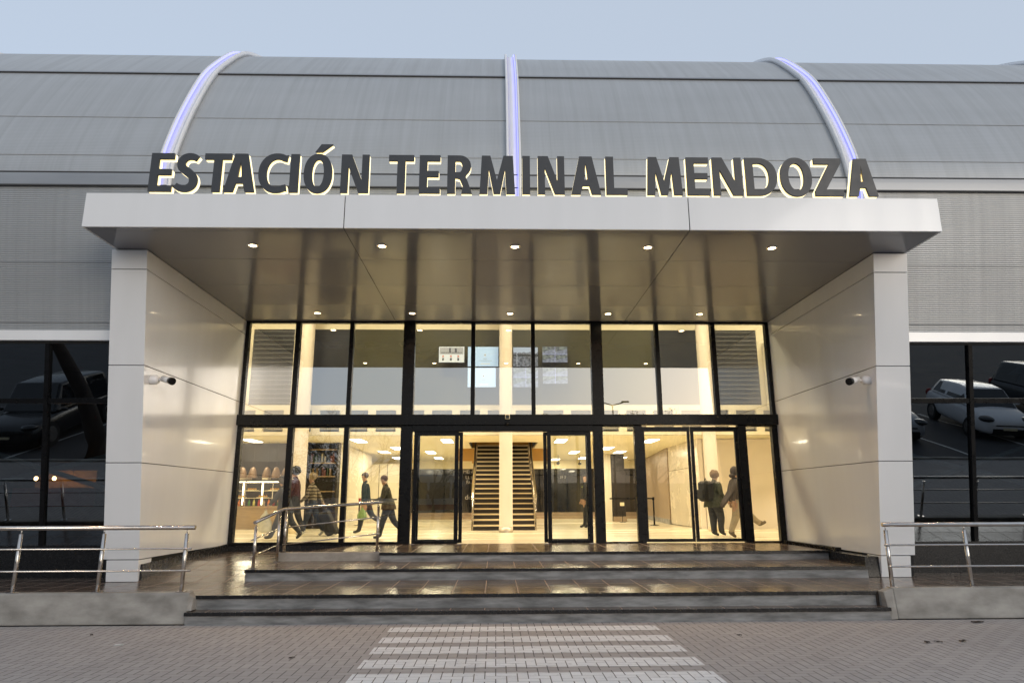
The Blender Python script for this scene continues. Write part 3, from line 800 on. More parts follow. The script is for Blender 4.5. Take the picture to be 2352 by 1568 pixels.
# back wall with dark glazing
g = MB(); g.box(-13, 11, 35.0, 35.2, IF, .98); g.box(-13, 11, 34.4, 35, IF, .80); HI(g.build('back_sill', M['tanwall']))
g = MB(); g.box(-13, 11, 35.05, 35.1, .98, 3.12); HI(g.build('back_glazing', M['darkglass']))
g = MB(); g.box(-13, 11, 34.9, 35.2, 3.12, 3.53); HI(g.build('back_bulkhead', M['ceil']))
g = MB()
for x in (-5.4, -3.9, -2.6, -1.3, 2.2, 3.6, 5.3): g.box(x - .03, x + .03, 34.98, 35.045, .98, 3.12)
g.box(-13, 11, 34.98, 35.04, 2.78, 2.84)
HI(g.build('back_mullion', M['black']))
def text_on(parent_fn, txt, x, y, z, size, m, name='lettering'):
    cu = bpy.data.curves.new('t', 'FONT'); cu.body = txt; cu.size = size; cu.extrude = .003; cu.align_x = 'CENTER'; cu.align_y = 'CENTER'
    o = bpy.data.objects.new('t', cu); col.objects.link(o); dg = bpy.context.evaluated_depsgraph_get(); dg.update()
    me = bpy.data.meshes.new_from_object(o.evaluated_get(dg)); bpy.data.objects.remove(o); bpy.data.curves.remove(cu)
    me.transform(Matrix.Translation((x, y, z)) @ Matrix.Rotation(R(90), 4, 'X')); me.materials.clear(); me.materials.append(m)
    q = bpy.data.objects.new(name, me); col.objects.link(q); parent_fn(q)
M['vinyl'] = mat('pale_vinyl_lettering', (.45, .42, .38), .6)
for tx, x, z, sz in (('30 30', -1.95, 2.68, .17), ('31 31', 3.43, 2.70, .17), ('MEN', -1.42, 2.98, .24), ('LLE', -1.37, 2.70, .24), ('FA', -1.37, 2.46, .24), ('do', -1.38, 1.72, .34)):
    text_on(HI, tx, x, 35.03, z, sz, M['vinyl'])
# right wing: tan wall and cream panel running in depth, pale wall facing the doors
g = MB(); g.hexa([(6.55, 26.3, IF + .18), (6.75, 26.3, IF + .18), (7.6, 35, IF + .18), (7.4, 35, IF + .18), (6.55, 26.3, 3.52), (6.75, 26.3, 3.52), (7.6, 35, 3.52), (7.4, 35, 3.52)])
HI(g.build('tan_wall', M['tanwall']))
g = MB(); g.hexa([(6.53, 26.3, IF), (6.75, 26.3, IF), (7.6, 35, IF), (7.38, 35, IF), (6.53, 26.3, IF + .178), (6.75, 26.3, IF + .178), (7.6, 35, IF + .178), (7.38, 35, IF + .178)])
HI(g.build('stone_skirting', M['conc']))
g = MB(); g.box(6.6, 6.7, 22.3, 26.28, IF + .02, 2.62); g.box(6.6, 6.7, 22.3, 26.28, 2.64, 3.52); HI(g.build('cream_panel', M['creamgloss']))
g = MB(); g.box(6.72, 11, 22.2, 22.3, IF, 3.50); g.box(6.72, 11, 22.2, 22.3, 3.53, 3.75); HI(g.build('pale_wall', M['pinkish']))
g = MB(); g.box(6.55, 6.70, 22.2, 22.3, IF, 3.5); HI(g.build('wall_end', M['pinkish']))
# dark square column clad panel in the hall, cream strip beside it
t = empty('notice_pillar', (5.3, 30, IF), 'dark brown square pillar beside a cream pillar far back in the hall', 'pillar')
g = MB(); g.box(-.27, .27, -.1, .3, .22, 2.86); g.build('dark_cladding', M['darkbrown'], t)
g = MB(); g.box(-.27, .3, -.09, .3, 0, .215); g.build('base', M['tanwall'], t)
g = MB(); g.box(-.62, -.30, 0, .3, 0, 2.86); g.build('cream_side', M['cream'], t)
# amber panels beside the stair top
g = MB(); g.box(-1.6, -.72, 26.6, 26.7, 3.05, 3.52); g.box(1.22, 2.0, 26.6, 26.7, 3.05, 3.52); g.box(-.95, 1.45, 27.3, 27.4, 3.0, 5.2)
HI(g.build('amber_panel', M['orange']))
# hall columns
for x, lab in ((.29, 'round cream column with a steel foot ring in front of the staircase'), (-5.76, 'round cream column behind the left windows by the bookcase'), (6.40, 'round cream column behind the two people at the right doors')):
    t = empty('round_column', (x, 20.4, IF), lab, 'column', 'round cream columns of the hall')
    g = MB(); g.lathe((0, 0, 0), [(.195, .15), (.195, 7.5)], 32); g.build('shaft', M['pinkish'], t)
    g = MB(); g.lathe((0, 0, 0), [(.205, 0), (.205, .148), (.19, .15)], 32); g.build('foot_ring', M['bandmetal'] if x > -1 and x < 1 else M['tread'], t)
# staircase
st = empty('staircase', (.25, 21.8, IF), 'open staircase with dark risers and pale nosings rising behind the round column', 'staircase')
S_ = P(st)
NS = 18; rz_, go = .1645, .262
for k in range(NS):
    w = .955 - .0 * k
    y = 21.8 + go * k; z = IF + rz_ * (k + 1)
    g = MB(); g.box(.25 - w, .25 + w, y + .012, y + .06, z - rz_, z - .05); S_(g.build('riser', M['darkbrown']))
    g = MB(); g.box(.25 - w, .25 + w, y - .01, y + go + .015, z - .04, z); S_(g.build('tread', M['tread']))
for sx in (-1, 1):
    x = .25 + sx * .985
    g = MB(); y1 = 21.8 + go * NS; z1 = IF + rz_ * NS
    g.hexa([(x - .02, 21.75, IF), (x + .02, 21.75, IF), (x + .02, y1, z1 - .3), (x - .02, y1, z1 - .3), (x - .02, 21.75, IF + .2), (x + .02, 21.75, IF + .2), (x + .02, y1, z1 + .05), (x - .02, y1, z1 + .05)])
    S_(g.build('stringer', M['steel']))
    g = MB(); g.tube([(x, 21.72, IF), (x, 21.72, IF + 1.0), (x, y1 - .6, z1 + .62)], .034, 10)
    for f in (.25, .5): g.tube([(x, 21.75, IF + 1.0 - f), (x, y1 - .6, z1 + .62 - f)], .010, 8)
    for k in (5, 10, 15): g.tube([(x, 21.8 + go * k, IF + rz_ * k), (x, 21.8 + go * k, IF + rz_ * k + 1.02)], .018, 8)
    S_(g.build('handrail', M['steel']))
# ceiling light panels: two rows of luminaires
pans = [(-1.63, 22.9), (-2.69, 28.4), (-2.69, 32.4), (2.16, 22.9), (3.24, 28.5), (4.12, 32.5), (2.9, 33.6), (5.18, 22.9), (4.26, 26.2), (5.12, 28.4), (5.9, 32.4), (-4.53, 22.7), (-4.55, 28.1), (-3.74, 26.1), (-4.6, 32.3), (-8.0, 22.6), (-10.5, 27.0), (8.6, 17.0)]
first = None
def panel_light(x, y, z, lab, e=46, sx=.34, sy=1.2):
    t = empty('ceiling_panel_light', (x, y, z), lab, 'ceiling light', 'flat ceiling light panels in the hall')
    g = MB(); g.box(-sx / 2 - .03, sx / 2 + .03, -sy / 2 - .03, sy / 2 + .03, -.02, 0); g.build('frame', M['white'], t)
    g = MB(); g.box(-sx / 2, sx / 2, -sy / 2, sy / 2, -.032, -.0205); g.build('diffuser', M['panel'], t)
    l = bpy.data.lights.new('panel_glow', 'AREA'); l.energy = e; l.color = (1, .84, .58); l.shape = 'RECTANGLE'; l.size = sx; l.size_y = sy
    lo_ = bpy.data.objects.new('panel_glow', l); col.objects.link(lo_); lo_.parent = t; lo_.location = (0, 0, -.045)
plab = ['left of the stairs, nearest', 'left of the stairs, middle', 'left of the stairs, deepest', 'right of the stairs, nearest', 'right of the stairs, middle', 'right of the stairs behind a hanging camera', 'right of the stairs, deepest',
        'above the first right-hand swing door', 'above the fixed pane right of the sliding door, nearest', 'above that pane, in the middle', 'above that pane, deepest', 'above the third left window, nearest', 'above the third left window, middle', 'above the third left window beside the frame', 'above the third left window, deepest',
        'over the food counter', 'deep over the food counter', 'hidden in the right wing']
for (x, y), lb in zip(pans, plab): panel_light(x, y, 3.52 if y > 21 else 8.19, 'glowing square ceiling panel ' + lb)
for i, (x, y) in enumerate(((-10, 18.2), (-6.2, 18.2), (-2.4, 18.2), (1.4, 18.2), (5.2, 18.2), (9.0, 18.2))):
    panel_light(x, y, 8.19, 'large ceiling panel high in the atrium, number %s from the food counter side' % ['one', 'two', 'three', 'four', 'five', 'six'][i], 235, .9, .9)
# screens
def scr_mat(kind, seed, w, h):
    k = NT('screen_image_' + kind); v = k.obj((1 / w, 1, 1 / h)); sp = k.n('ShaderNodeSeparateXYZ'); k.t.links.new(v, sp.inputs[0])
    x, z = k.math('ADD', sp.outputs[0], .5), k.math('ADD', sp.outputs[2], .5)
    n1 = k.n('ShaderNodeTexNoise'); n1.noise_dimensions = '4D'; n1.inputs['W'].default_value = seed; n1.inputs['Scale'].default_value = 9; n1.inputs['Detail'].default_value = 5
    k.t.links.new(v, n1.inputs['Vector']); n = k.ramp(n1.outputs[0], .36, .64)
    if kind == 'cam':
        tl = k.math('MULTIPLY_ADD', n, .12, .66)
        c = k.mix(k.math('GREATER_THAN', z, tl), k.mix(n, (.05, .055, .07), (.30, .31, .36)), (.60, .66, .78))
        c = k.mix(k.math('LESS_THAN', k.math('ABSOLUTE', k.math('SUBTRACT', z, .58)), .05), c, (.03, .035, .04))
        c = k.mix(k.math('LESS_THAN', k.math('ABSOLUTE', k.math('SUBTRACT', x, .16)), .012), c, (.6, .62, .7))
    else:
        fx = k.math('FRACT', k.math('MULTIPLY', x, 2)); fz = k.math('FRACT', k.math('MULTIPLY', z, 2))
        d = k.math('MULTIPLY', k.math('SUBTRACT', fz, k.math('MULTIPLY', fx, .4)), 1.0)
        c = k.mix(k.math('GREATER_THAN', d, .30), k.mix(n, (.16, .18, .24), (.34, .36, .46)), k.mix(n, (.05, .06, .08), (.30, .33, .30)))
        e = k.math('MAXIMUM', k.math('LESS_THAN', fx, .03), k.math('LESS_THAN', fz, .045))
        c = k.mix(e, c, (.55, .55, .95))
    k.b.inputs['Base Color'].default_value = (0, 0, 0, 1); k.put(k.b.inputs['Emission Color'], c); k.b.inputs['Emission Strength'].default_value = 1.25
    return k.m
def screen(x0, x1, z0, z1, kind, lab):
    cx, cz = (x0 + x1) / 2, (z0 + z1) / 2; w, h = x1 - x0, z1 - z0
    t = empty('wall_screen', (cx, 20.6, cz), lab, 'screen', 'screens hanging in the atrium')
    g = MB(); g.box(-w / 2, w / 2, 0, .06, -h / 2, h / 2); g.build('casing', M['lens'], t)
    g = MB(); g.tube([(0, .05, 0), (0, .36, .05)], .03, 8); g.box(-.12, .12, .34, .38, -.1, .16); g.build('bracket', M['black'], t)
    g = MB(); g.box(-w / 2 + .012, w / 2 - .012, -.004, -.001, -h / 2 + .015, h / 2 - .012)
    def r(a, b, c, d, mi, y=-.007): g.mi = mi; g.box(-w / 2 + w * a, -w / 2 + w * b, y, -.0045, -h / 2 + h * c, -h / 2 + h * d); g.mi = 0
    if kind == 'menu':
        r(.05, .95, .52, .93, 1); r(.40, .47, .62, .9, 2, -.009); r(.62, .70, .64, .88, 2, -.009); r(.1, .9, .60, .64, 2, -.009)
        for a in (.14, .44, .72): r(a, a + .07, .34, .46, 4); r(a, a + .07, .14, .30, 2)
    if kind == 'info':
        r(.53, .59, .51, .63, 3, -.009); r(.545, .575, .55, .60, 2, -.011); r(.36, .78, .29, .305, 1); r(.42, .72, .13, .18, 3); r(.50, .62, .38, .40, 1)
    base = {'menu': SC['white'], 'info': SC['blue']}.get(kind) or scr_mat(kind, x0 * 3 + z0, w, h)
    g.build('display', [base, SC['grey'], SC['dark'], SC['white'], SC['redp']], t)
SC = dict(white=emis('screen_white', (.50, .56, .68), .7), blue=emis('screen_blue', (.36, .52, .82), .75), violet=emis('screen_violet', (.30, .32, .62), .8), grey=emis('screen_grey', (.28, .30, .36), .6), dark=emis('screen_dark', (.06, .07, .10), .5), redp=emis('screen_red', (.45, .2, .18), .6))
screen(-1.784, -.978, 5.70, 6.22, 'menu', 'screen with a grey camera view above three small pictures')
screen(-.888, .078, 5.575, 6.22, 'info', 'upper pale blue screen with a small round icon')
screen(-.888, .0, 4.93, 5.555, 'info', 'lower pale blue screen with a small round icon')
screen(.514, 1.30, 5.575, 6.205, 'cam', 'upper screen beside the column showing vehicles on a street')
screen(.514, 1.30, 4.93, 5.55, 'quad', 'lower screen beside the column showing four faint views')
screen(1.42, 2.215, 5.705, 6.23, 'quad', 'upper of the two screens far from the column, split in four violet views')
screen(1.42, 2.21, 5.04, 5.56, 'quad', 'lower of the two screens far from the column, split in pale views')
# food counter
t = empty('food_counter', (-7.6, 23.5, IF), 'lit glass food counter on a wooden base behind the leftmost window', 'counter')
g = MB(); g.box(-1.7, .95, 0, .8, 0, .68); g.build('wooden_base', M['wood'], t, bevel=.005)
g = MB(); g.box(-1.7, .95, -.03, .83, .682, .74); g.build('ledge', M['wood'], t)
g = MB(); g.box(-1.7, .95, .7, .78, .742, 1.55); g.build('case_back', M['darkbrown'], t)
g = MB(); g.box(-1.7, .95, .0, .78, 1.55, 1.60); g.build('case_top', M['black'], t)
for z in (1.0, 1.24): g = MB(); g.box(-1.65, .9, .12, .68, z, z + .012); g.build('shelf', M['tray'], t)
g = MB(); g.box(-1.6, .85, .04, .07, 1.515, 1.545)
for x in (-1.1, -.45, .35): g.box(x - .02, x + .02, .66, .69, .78, 1.5)
g.build('light_tube', M['caselight'], t)
g = MB()
for x in (-1.7, -.8, .1, .93): g.box(x, x + .02, 0, .02, .74, 1.55)
g.build('case_frame', M['steel'], t)
fd = {}
for i in range(6):
    x = -1.45 + i * .38
    tt = empty('pastry_tray', (-7.6 + x, 23.85, IF + (1.012 if i % 2 else 1.252)), 'tray of golden bread in the lit case, place %s along the counter' % ['one', 'two', 'three', 'four', 'five', 'six'][i], 'tray', 'trays of bread in the display case')
    g = MB(); g.box(-.17, .17, -.14, .14, 0, .02); g.build('paper', M['tray'], tt)
    g = MB()
    for q in range(4): g.blob((-.11 + q * .075, 0, .055), (.034, .11, .035), 1)
    g.build('bread', M['bread'], tt)
cols = [(.75, .75, .2), (.7, .08, .05), (.6, .5, .4), (.8, .25, .05), (.35, .05, .06), (.1, .3, .08)]
for i in range(14):
    x = -1.55 + i * .165; c = cols[i % 6]
    key = 'bottle_%d' % (i % 6)
    if key not in M: M[key] = mat('bottle_colour_%d' % (i % 6), c, .2)
    g = MB(); g.lathe((0, 0, 0), [(.001, 0), (.04, 0), (.042, .14), (.018, .19), (.018, .22), (.001, .222)], 10)
    o = g.build('bottle', M[key], loc=(-7.6 + x, 23.75, IF + .742))
    tag(o, '%s drink bottle standing in the lit glass case' % ['yellow', 'red', 'beige', 'orange', 'dark red', 'green'][i % 6], 'bottle', '%s bottles in the display case' % ['yellow', 'red', 'beige', 'orange', 'dark red', 'green'][i % 6])
for i, (x, w_) in enumerate(((-8.5, .42), (-7.85, .2), (-7.15, .45))):
    g = MB(); g.box(-w_ / 2, w_ / 2, -.15, .15, 0, .16); g.box(-w_ / 2 + .03, w_ / 2 - .03, -.16, -.15, .03, .13)
    tag(g.build('counter_basket', M['tray'] if i == 1 else M['steel'], loc=(x, 23.9, IF + 1.601), bevel=.02), ['wide low basket at the window end of the counter top', 'small upright box in the middle of the counter top', 'domed basket on the counter top beside the dark-clad walker'][i], 'basket')
# kitchen wall behind the counter and dark bulkhead
g = MB(); g.box(-12, -6.7, 25.6, 25.7, IF, 3.5); HI(g.build('kitchen_wall', M['darkpan']))
g = MB(); g.box(-12, -6.72, 23.95, 24.05, 3.13, 3.52); g.box(-12, -6.72, 23.9, 23.95, 2.9, 3.8); HI(g.build('dark_bulkhead', M['darkpan']))
# pendant lamps
for i, (x, y) in enumerate(((-8.62, 23.0), (-8.32, 22.9), (-7.98, 22.9), (-7.52, 22.9), (-7.22, 22.9), (-6.97, 23.1), (-6.72, 23.1))):
    t = empty('pendant_lamp', (x, y, 2.32), 'perforated copper pendant lamp over the counter, %s from the window frame' % ['first', 'second', 'third', 'fourth', 'fifth', 'sixth', 'seventh'][i], 'lamp', 'pendant lamps over the food counter')
    g = MB(); g.lathe((0, 0, 0), [(.155, 0), (.15, .03), (.11, .22), (.07, .31), (.03, .34), (.0, .345)], 20); g.build('lamp_shade', M['shade'], t)
    g = MB(); g.lathe((0, 0, 0), [(0, .02), (.13, .02)], 16); g.build('bulb', M['caselight'], t)
    g = MB(); g.tube([(0, 0, .34), (0, 0, 1.15)], .005, 6); g.build('cord', M['black'], t)
# cream wall pieces left, bookcase
g = MB(); g.box(-6.70, -6.33, 24, 24.1, IF, 3.5); g.box(-5.45, -4.0, 30.0, 30.1, IF, 3.12); g.box(-5.45, -5.38, 24.0, 30, IF, 3.5); HI(g.build('cream_partition', M['cream']))
g = MB()
for x in (-5.05, -4.7): g.box(x, x + .018, 29.99, 29.999, IF, 3.1)
HI(g.build('partition_joint', M['gap']))
t = empty('bookcase', (-6.0, 23.6, IF), 'tall dark bookcase with glass shelves behind the people at the second window', 'bookcase')
g = MB(); g.box(-.62, .62, .35, .4, 0, 3.1); g.box(-.62, -.36, -.1, .35, 0, 3.1); g.box(.56, .62, 0, .35, 0, 3.1); g.box(-.36, .56, 0, .35, 3.02, 3.1); g.box(-.36, .56, 0, .35, 0, .08); g.build('case', M['darkbrown'], t)
for k, z in enumerate((.7, 1.2, 1.7, 2.15, 2.6)):
    g = MB(); g.box(-.35, .55, .02, .34, z, z + .025); g.build('shelf', M['wood'], t)
rnd = random.Random(3)
bc = [mat('book_cloth_%d' % i, c, .6) for i, c in enumerate([(.10, .03, .02), (.03, .04, .07), (.22, .2, .15), (.04, .06, .03), (.13, .08, .03)])]
for z in (1.725, 2.175):
    x = -.33
    for q in range(9):
        w_ = rnd.uniform(.03, .07); h_ = rnd.uniform(.2, .32)
        if x + w_ > .5: break
        g = MB(); g.box(0, w_, 0, .2, 0, h_)
        o = g.build('book', bc[rnd.randrange(5)], loc=(-6.0 + x, 23.68, IF + z + .001))
        tag(o, 'book standing upright in the dark bookcase', 'book', 'books in the bookcase'); x += w_ + rnd.uniform(.004, .05)
# barrier posts
def barrier(x, y, lab, m, bx):
    t = empty('queue_barrier', (x, y, IF), lab, 'barrier', 'retractable belt barriers')
    g = MB(); g.lathe((0, 0, 0), [(.0, 0), (.17, 0), (.17, .015), (.04, .03), (.0, .031)], 20); g.build('base', M['black'], t)
    g = MB(); g.tube([(0, 0, .03), (0, 0, .92)], .03, 12); g.build('post', M['black'], t)
    g = MB(); g.tube([(0, 0, .9), (0, 0, 1.0)], .045, 12); g.build('cap', m, t)
    g = MB(); g.box(min(0, bx), max(0, bx), -.004, .004, .925, .975); g.build('belt', M['black'], t)
barrier(-5.15, 26.5, 'black belt barrier with a red head behind the third left window', M['red'], 1.4)
barrier(5.75, 25.4, 'slim belt barrier with a black head in front of the tan wall', M['black'], -1.6)
t = empty('notice_stand', (5.25, 29.0, IF), 'small pale notice card on a thin black stand before the dark pillar', 'stand')
g = MB(); g.box(-.09, .09, -.01, .0, .66, .80); g.build('card', M['tray'], t)
g = MB(); g.tube([(0, 0, .02), (0, 0, .66)], .012, 8); g.box(-.12, .12, -.1, .1, 0, .02); g.build('stand', M['black'], t)
for i, (x, y) in enumerate(((2.75, 30.5), (3.75, 30.8))):
    t = empty('hanging_camera', (x, y, 3.52), 'small black camera hanging from the hall ceiling, %s' % ['nearer the stairs', 'nearer the door frame'][i], 'camera', 'hanging cameras in the hall')
    g = MB(); g.tube([(0, 0, 0), (0, 0, -.3)], .012, 8); g.build('rod', M['black'], t)
    g = MB(); g.blob((0, 0, -.36), (.08, .08, .07), 2); g.build('dome', M['lens'], t)
# red-lit kiosk behind the dark window on the far left
t = empty('kiosk', (-8.75, 13.6, .34), 'small red counter with three glowing bulbs behind the dark window at the far left', 'kiosk')
g = MB(); g.box(-.55, .75, 0, .5, 1.15, 1.5); g.build('counter', M['red'], t)
g = MB(); g.box(-.5, .7, .55, .6, 1.15, 1.85); g.build('backdrop', M['orange'], t)
bulb = emis('kiosk_bulb', (1, .6, .25), 60)
for x in (-.2, .15, .5):
    g = MB(); g.blob((x, .1, 1.68), (.035, .035, .04), 2); g.build('bulb', bulb, t)
g = MB(); g.tube([(-.55, .1, 2.0), (.75, .1, 2.0)], .01, 6)
for x in (-.2, .15, .5): g.tube([(x, .1, 1.71), (x, .1, 2.0)], .005, 6)
g.build('lamp_bar', M['black'], t)
l = bpy.data.lights.new('kiosk_glow', 'POINT'); l.energy = 6; l.color = (1, .5, .22); l.shadow_soft_size = .1
lo_ = bpy.data.objects.new('kiosk_glow', l); col.objects.link(lo_); lo_.parent = t; lo_.location = (.15, 0, 1.75)

# ================================================================ PEOPLE
SKIN = mat('skin', (.42, .25, .17), .55)
def cloth(name, c, var=.15): return mat(name, c, .85, var=var, vs=14, bump=.3, bs=30)
def person(x, y, z, face, H, label, top, pants, shoes, legs=(22, 8, -20, 18), arms=((-18, 15), (20, 25)), lean=4, bulk=1.0, hem=0, hair=('short', (.02, .015, .01)), spread=.09, nod=0, grip=.9):
    """face: heading in degrees, 0 = +x. One continuous skinned body; region materials follow the clothing."""
    k = H / 1.72
    V, E, Rd, reg = [], [], [], []
    def v(p, r, link=None, rg='top'):
        V.append(Vector(p) * k); Rd.append((r[0] * k, r[1] * k) if isinstance(r, tuple) else (r * k, r * k)); reg.append(rg)
        if link is not None: E.append((link, len(V) - 1))
        return len(V) - 1
    def rot(p, a):
        a = R(a); return Vector((p[0] * math.cos(a) + p[2] * math.sin(a), p[1], -p[0] * math.sin(a) + p[2] * math.cos(a)))
    hip = Vector((0, 0, .90))
    pel = v(hip, (.135 * bulk, .165 * bulk), None, 'pants')
    def up(dx, dz): return hip + rot((dx, 0, dz), lean)
    wa = v(up(0, .14), (.13 * bulk, .16 * bulk), pel); ch = v(up(.0, .36), (.145 * bulk, .18 * bulk), wa)
    nb = v(up(-.005, .53), (.085, .10), ch); nk = v(up(.0, .575), .066, nb, 'top')
    hd = hip + rot((.015, 0, .60), lean)
    def hp(dx, dz): return hd + rot((dx, 0, dz), lean + nod)
    h1 = v(hp(.02, .05), (.078, .066), nk, 'skin'); h2 = v(hp(.01, .12), (.098, .078), h1, 'skin'); h3 = v(hp(0, .185), (.075, .062), h2, 'skin')
    lowest = 9
    for sgn, (th, kn) in ((1, legs[:2]), (-1, legs[2:])):
        a = v(hip + Vector((0, sgn * spread, -.04)), (.112 * bulk, .105 * bulk), pel, 'pants')
        d1 = Vector((math.sin(R(th)), 0, -math.cos(R(th)))); kp = V[a] / k + d1 * .41
        b = v(kp, .072 * bulk, a, 'pants'); t2 = th - kn
        d2 = Vector((math.sin(R(t2)), 0, -math.cos(R(t2)))); ap = kp + d2 * .385
        m_ = v(kp + d2 * .13, .068 * bulk, b, 'pants'); c = v(ap, .052 * bulk, m_, 'pants')
        fa = t2 * .6 if t2 < 0 else t2 * .9
        hl = v(ap + rot((-.03, 0, -.052), -fa), .036, c, 'shoes')
        f1 = v(ap + rot((.09, 0, -.055), -fa), (.036, .044), c, 'shoes'); f2 = v(ap + rot((.165, 0, -.062), -fa), (.026, .036), f1, 'shoes')
        lowest = min(lowest, (V[hl].z / k - .036), (V[f2].z / k - .026), V[f1].z / k - .036)
    hands = []
    for sgn, (sa, el) in ((1, arms[0]), (-1, arms[1])):
        s0 = hip + rot((0, sgn * .17, .47), lean); a = v(s0, .080 * bulk, ch)
        d1 = Vector((math.sin(R(sa)), sgn * .12, -math.cos(R(sa)))).normalized(); e = s0 + d1 * .27
        b = v(e, .060 * bulk, a)
        d2 = Vector((math.sin(R(sa + el)), sgn * .02, -math.cos(R(sa + el)))).normalized(); w = e + d2 * .24
        c = v(w, .042, b); pm = v(w + d2 * .07, (.030, .022), c, 'skin')
        hands.append(w + d2 * .12)
        for q, (oy, ln) in enumerate(((-.024, .068), (-.008, .078), (.009, .074), (.024, .058))):
            side = d2.cross(Vector((0, 1, 0))).normalized()
            f0 = w + d2 * .105 + side * oy; c1 = v(f0, .010, pm, 'skin')
            bend = Vector((0, -sgn, 0)) * .5 * grip
            c2 = v(f0 + (d2 + bend).normalized() * ln * .55, .009, c1, 'skin'); v(f0 + (d2 + bend).normalized() * ln * .55 + (d2 + bend * 3).normalized() * ln * .45, .008, c2, 'skin')
        th_ = v(w + d2 * .05 + side * -.038, .011, pm, 'skin'); v(w + d2 * .085 + side * -.052, .009, th_, 'skin')
    me = bpy.data.meshes.new('person'); me.from_pydata(V, E, [])
    o = bpy.data.objects.new('body', me); col.objects.link(o)
    sk = o.modifiers.new('skin', 'SKIN'); sk.use_smooth_shade = True; sk.branch_smoothing = .4
    for i, sv in enumerate(me.skin_vertices[0].data): sv.radius = Rd[i]; sv.use_root = (i == 0)
    sb = o.modifiers.new('sub', 'SUBSURF'); sb.levels = 2; sb.render_levels = 2
    dg = bpy.context.evaluated_depsgraph_get(); dg.update()
    bm_ = bpy.data.meshes.new_from_object(o.evaluated_get(dg)); bpy.data.objects.remove(o); bpy.data.meshes.remove(me)
    ms = {'top': top, 'pants': pants, 'shoes': shoes, 'skin': SKIN}; order = list(ms)
    bm_.materials.clear()
    for q in order: bm_.materials.append(ms[q])
    segs = [(V[a], V[b], reg[b]) for a, b in E]
    for p in bm_.polygons:
        c = p.center; best = None
        for a, b, rg in segs:
            ab = b - a; t = max(0, min(1, (c - a).dot(ab) / max(1e-9, ab.length_squared))); d = (a + ab * t - c).length
            if best is None or d < best[0]: best = (d, rg)
        p.material_index = order.index(best[1]); p.use_smooth = True
    hc = hp(0, .115) * k
    nose = hp(.115, .085) * k
    for vv in bm_.vertices:      # brow, nose and chin
        d = (vv.co - nose).length
        if d < .03 * k: vv.co += (rot((1, 0, 0), lean + nod)) * .022 * k * (1 - d / (.03 * k))
    dz = -lowest * k
    t = empty('person', (x, y, z + dz), label, 'person', 'travellers in the hall', rz=R(face))
    body = bpy.data.objects.new('body', bm_); col.objects.link(body); body.parent = t
    if hair:
        kind, hc_col = hair
        if isinstance(hc_col, tuple): hm = mat('hair_' + kind, hc_col, .8, var=.3, vs=40)
        else: hm = hc_col
        g = MB()
        if kind == 'short': g.blob(hp(-.018, .145) * k, (.105 * k, .088 * k, .095 * k), 3, .06, 1)
        if kind == 'bushy':
            g.blob(hp(-.035, .135) * k, (.13 * k, .12 * k, .13 * k), 3, .22, 2)
        if kind == 'curly':
            rnd_ = random.Random(5); g.blob(hp(-.03, .14) * k, (.115 * k, .105 * k, .11 * k), 2, .1, 2)
            for q in range(60):
                u_, w_ = rnd_.uniform(0, 6.28), rnd_.uniform(-.5, 1)
                rr = math.sqrt(max(0, 1 - w_ * w_)); px = rr * math.cos(u_)
                if px > .55 and w_ < .5: continue
                g.blob(hp(-.03 + .115 * px, .14) * k + Vector((0, .105 * k * rr * math.sin(u_), .11 * k * w_)), (.026 * k,) * 3, 1, .2, q)
        if kind == 'hood': g.blob(hp(-.025, .12) * k, (.115 * k, .105 * k, .135 * k), 3, .03, 3); g.blob(hp(-.07, .0) * k, (.09 * k, .10 * k, .06 * k), 2, .1, 4)
        if kind == 'cap': g.blob(hp(-.01, .165) * k, (.108 * k, .088 * k, .062 * k), 3, 0, 1); g.blob(hp(.115, .155) * k, (.065 * k, .06 * k, .010 * k), 2, 0, 1)
        g.build({'hood': 'hood', 'cap': 'cap'}.get(kind, 'hair'), hm, t)
    g = MB()
    for sy in (-1, 1): g.blob(hp(.098, .115) * k + Vector((0, sy * .030 * k, 0)), (.007 * k, .011 * k, .007 * k), 1)
    g.build('eyes', M['lens'], t)
    g = MB()
    for sy in (-1, 1): g.blob(hp(-.0, .10) * k + Vector((0, sy * .078 * k, 0)), (.016 * k, .010 * k, .026 * k), 2)
    if not hair or hair[0] != 'hood': g.build('ears', SKIN, t)
    if hem:
        g = MB(); n = 20; rings = []
        for zz, f in ((.20, .95), (.05, 1.05), (-hem * .5, 1.18), (-hem, 1.22)):
            c = hip + (rot((0, 0, zz), lean) if zz > 0 else Vector((0, 0, zz)))
            rings.append([g.bm.verts.new((c + Vector((.145 * bulk * f * math.cos(6.2832 * q / n), .175 * bulk * f * math.sin(6.2832 * q / n), .012 * math.sin(q * 2.6)))) * k) for q in range(n)])
        for r0, r1 in zip(rings, rings[1:]):
            for q in range(n): f_ = g.bm.faces.new([r0[q], r0[(q + 1) % n], r1[(q + 1) % n], r1[q]]); f_.smooth = True
        g.build('jacket_hem', top, t)
    mw = Matrix.Translation((x, y, z + dz)) @ Matrix.Rotation(R(face), 4, 'Z')
    return t, [mw @ (h * k) for h in hands], mw @ (hip * k), (lambda p: mw @ (Vector(p) * k))

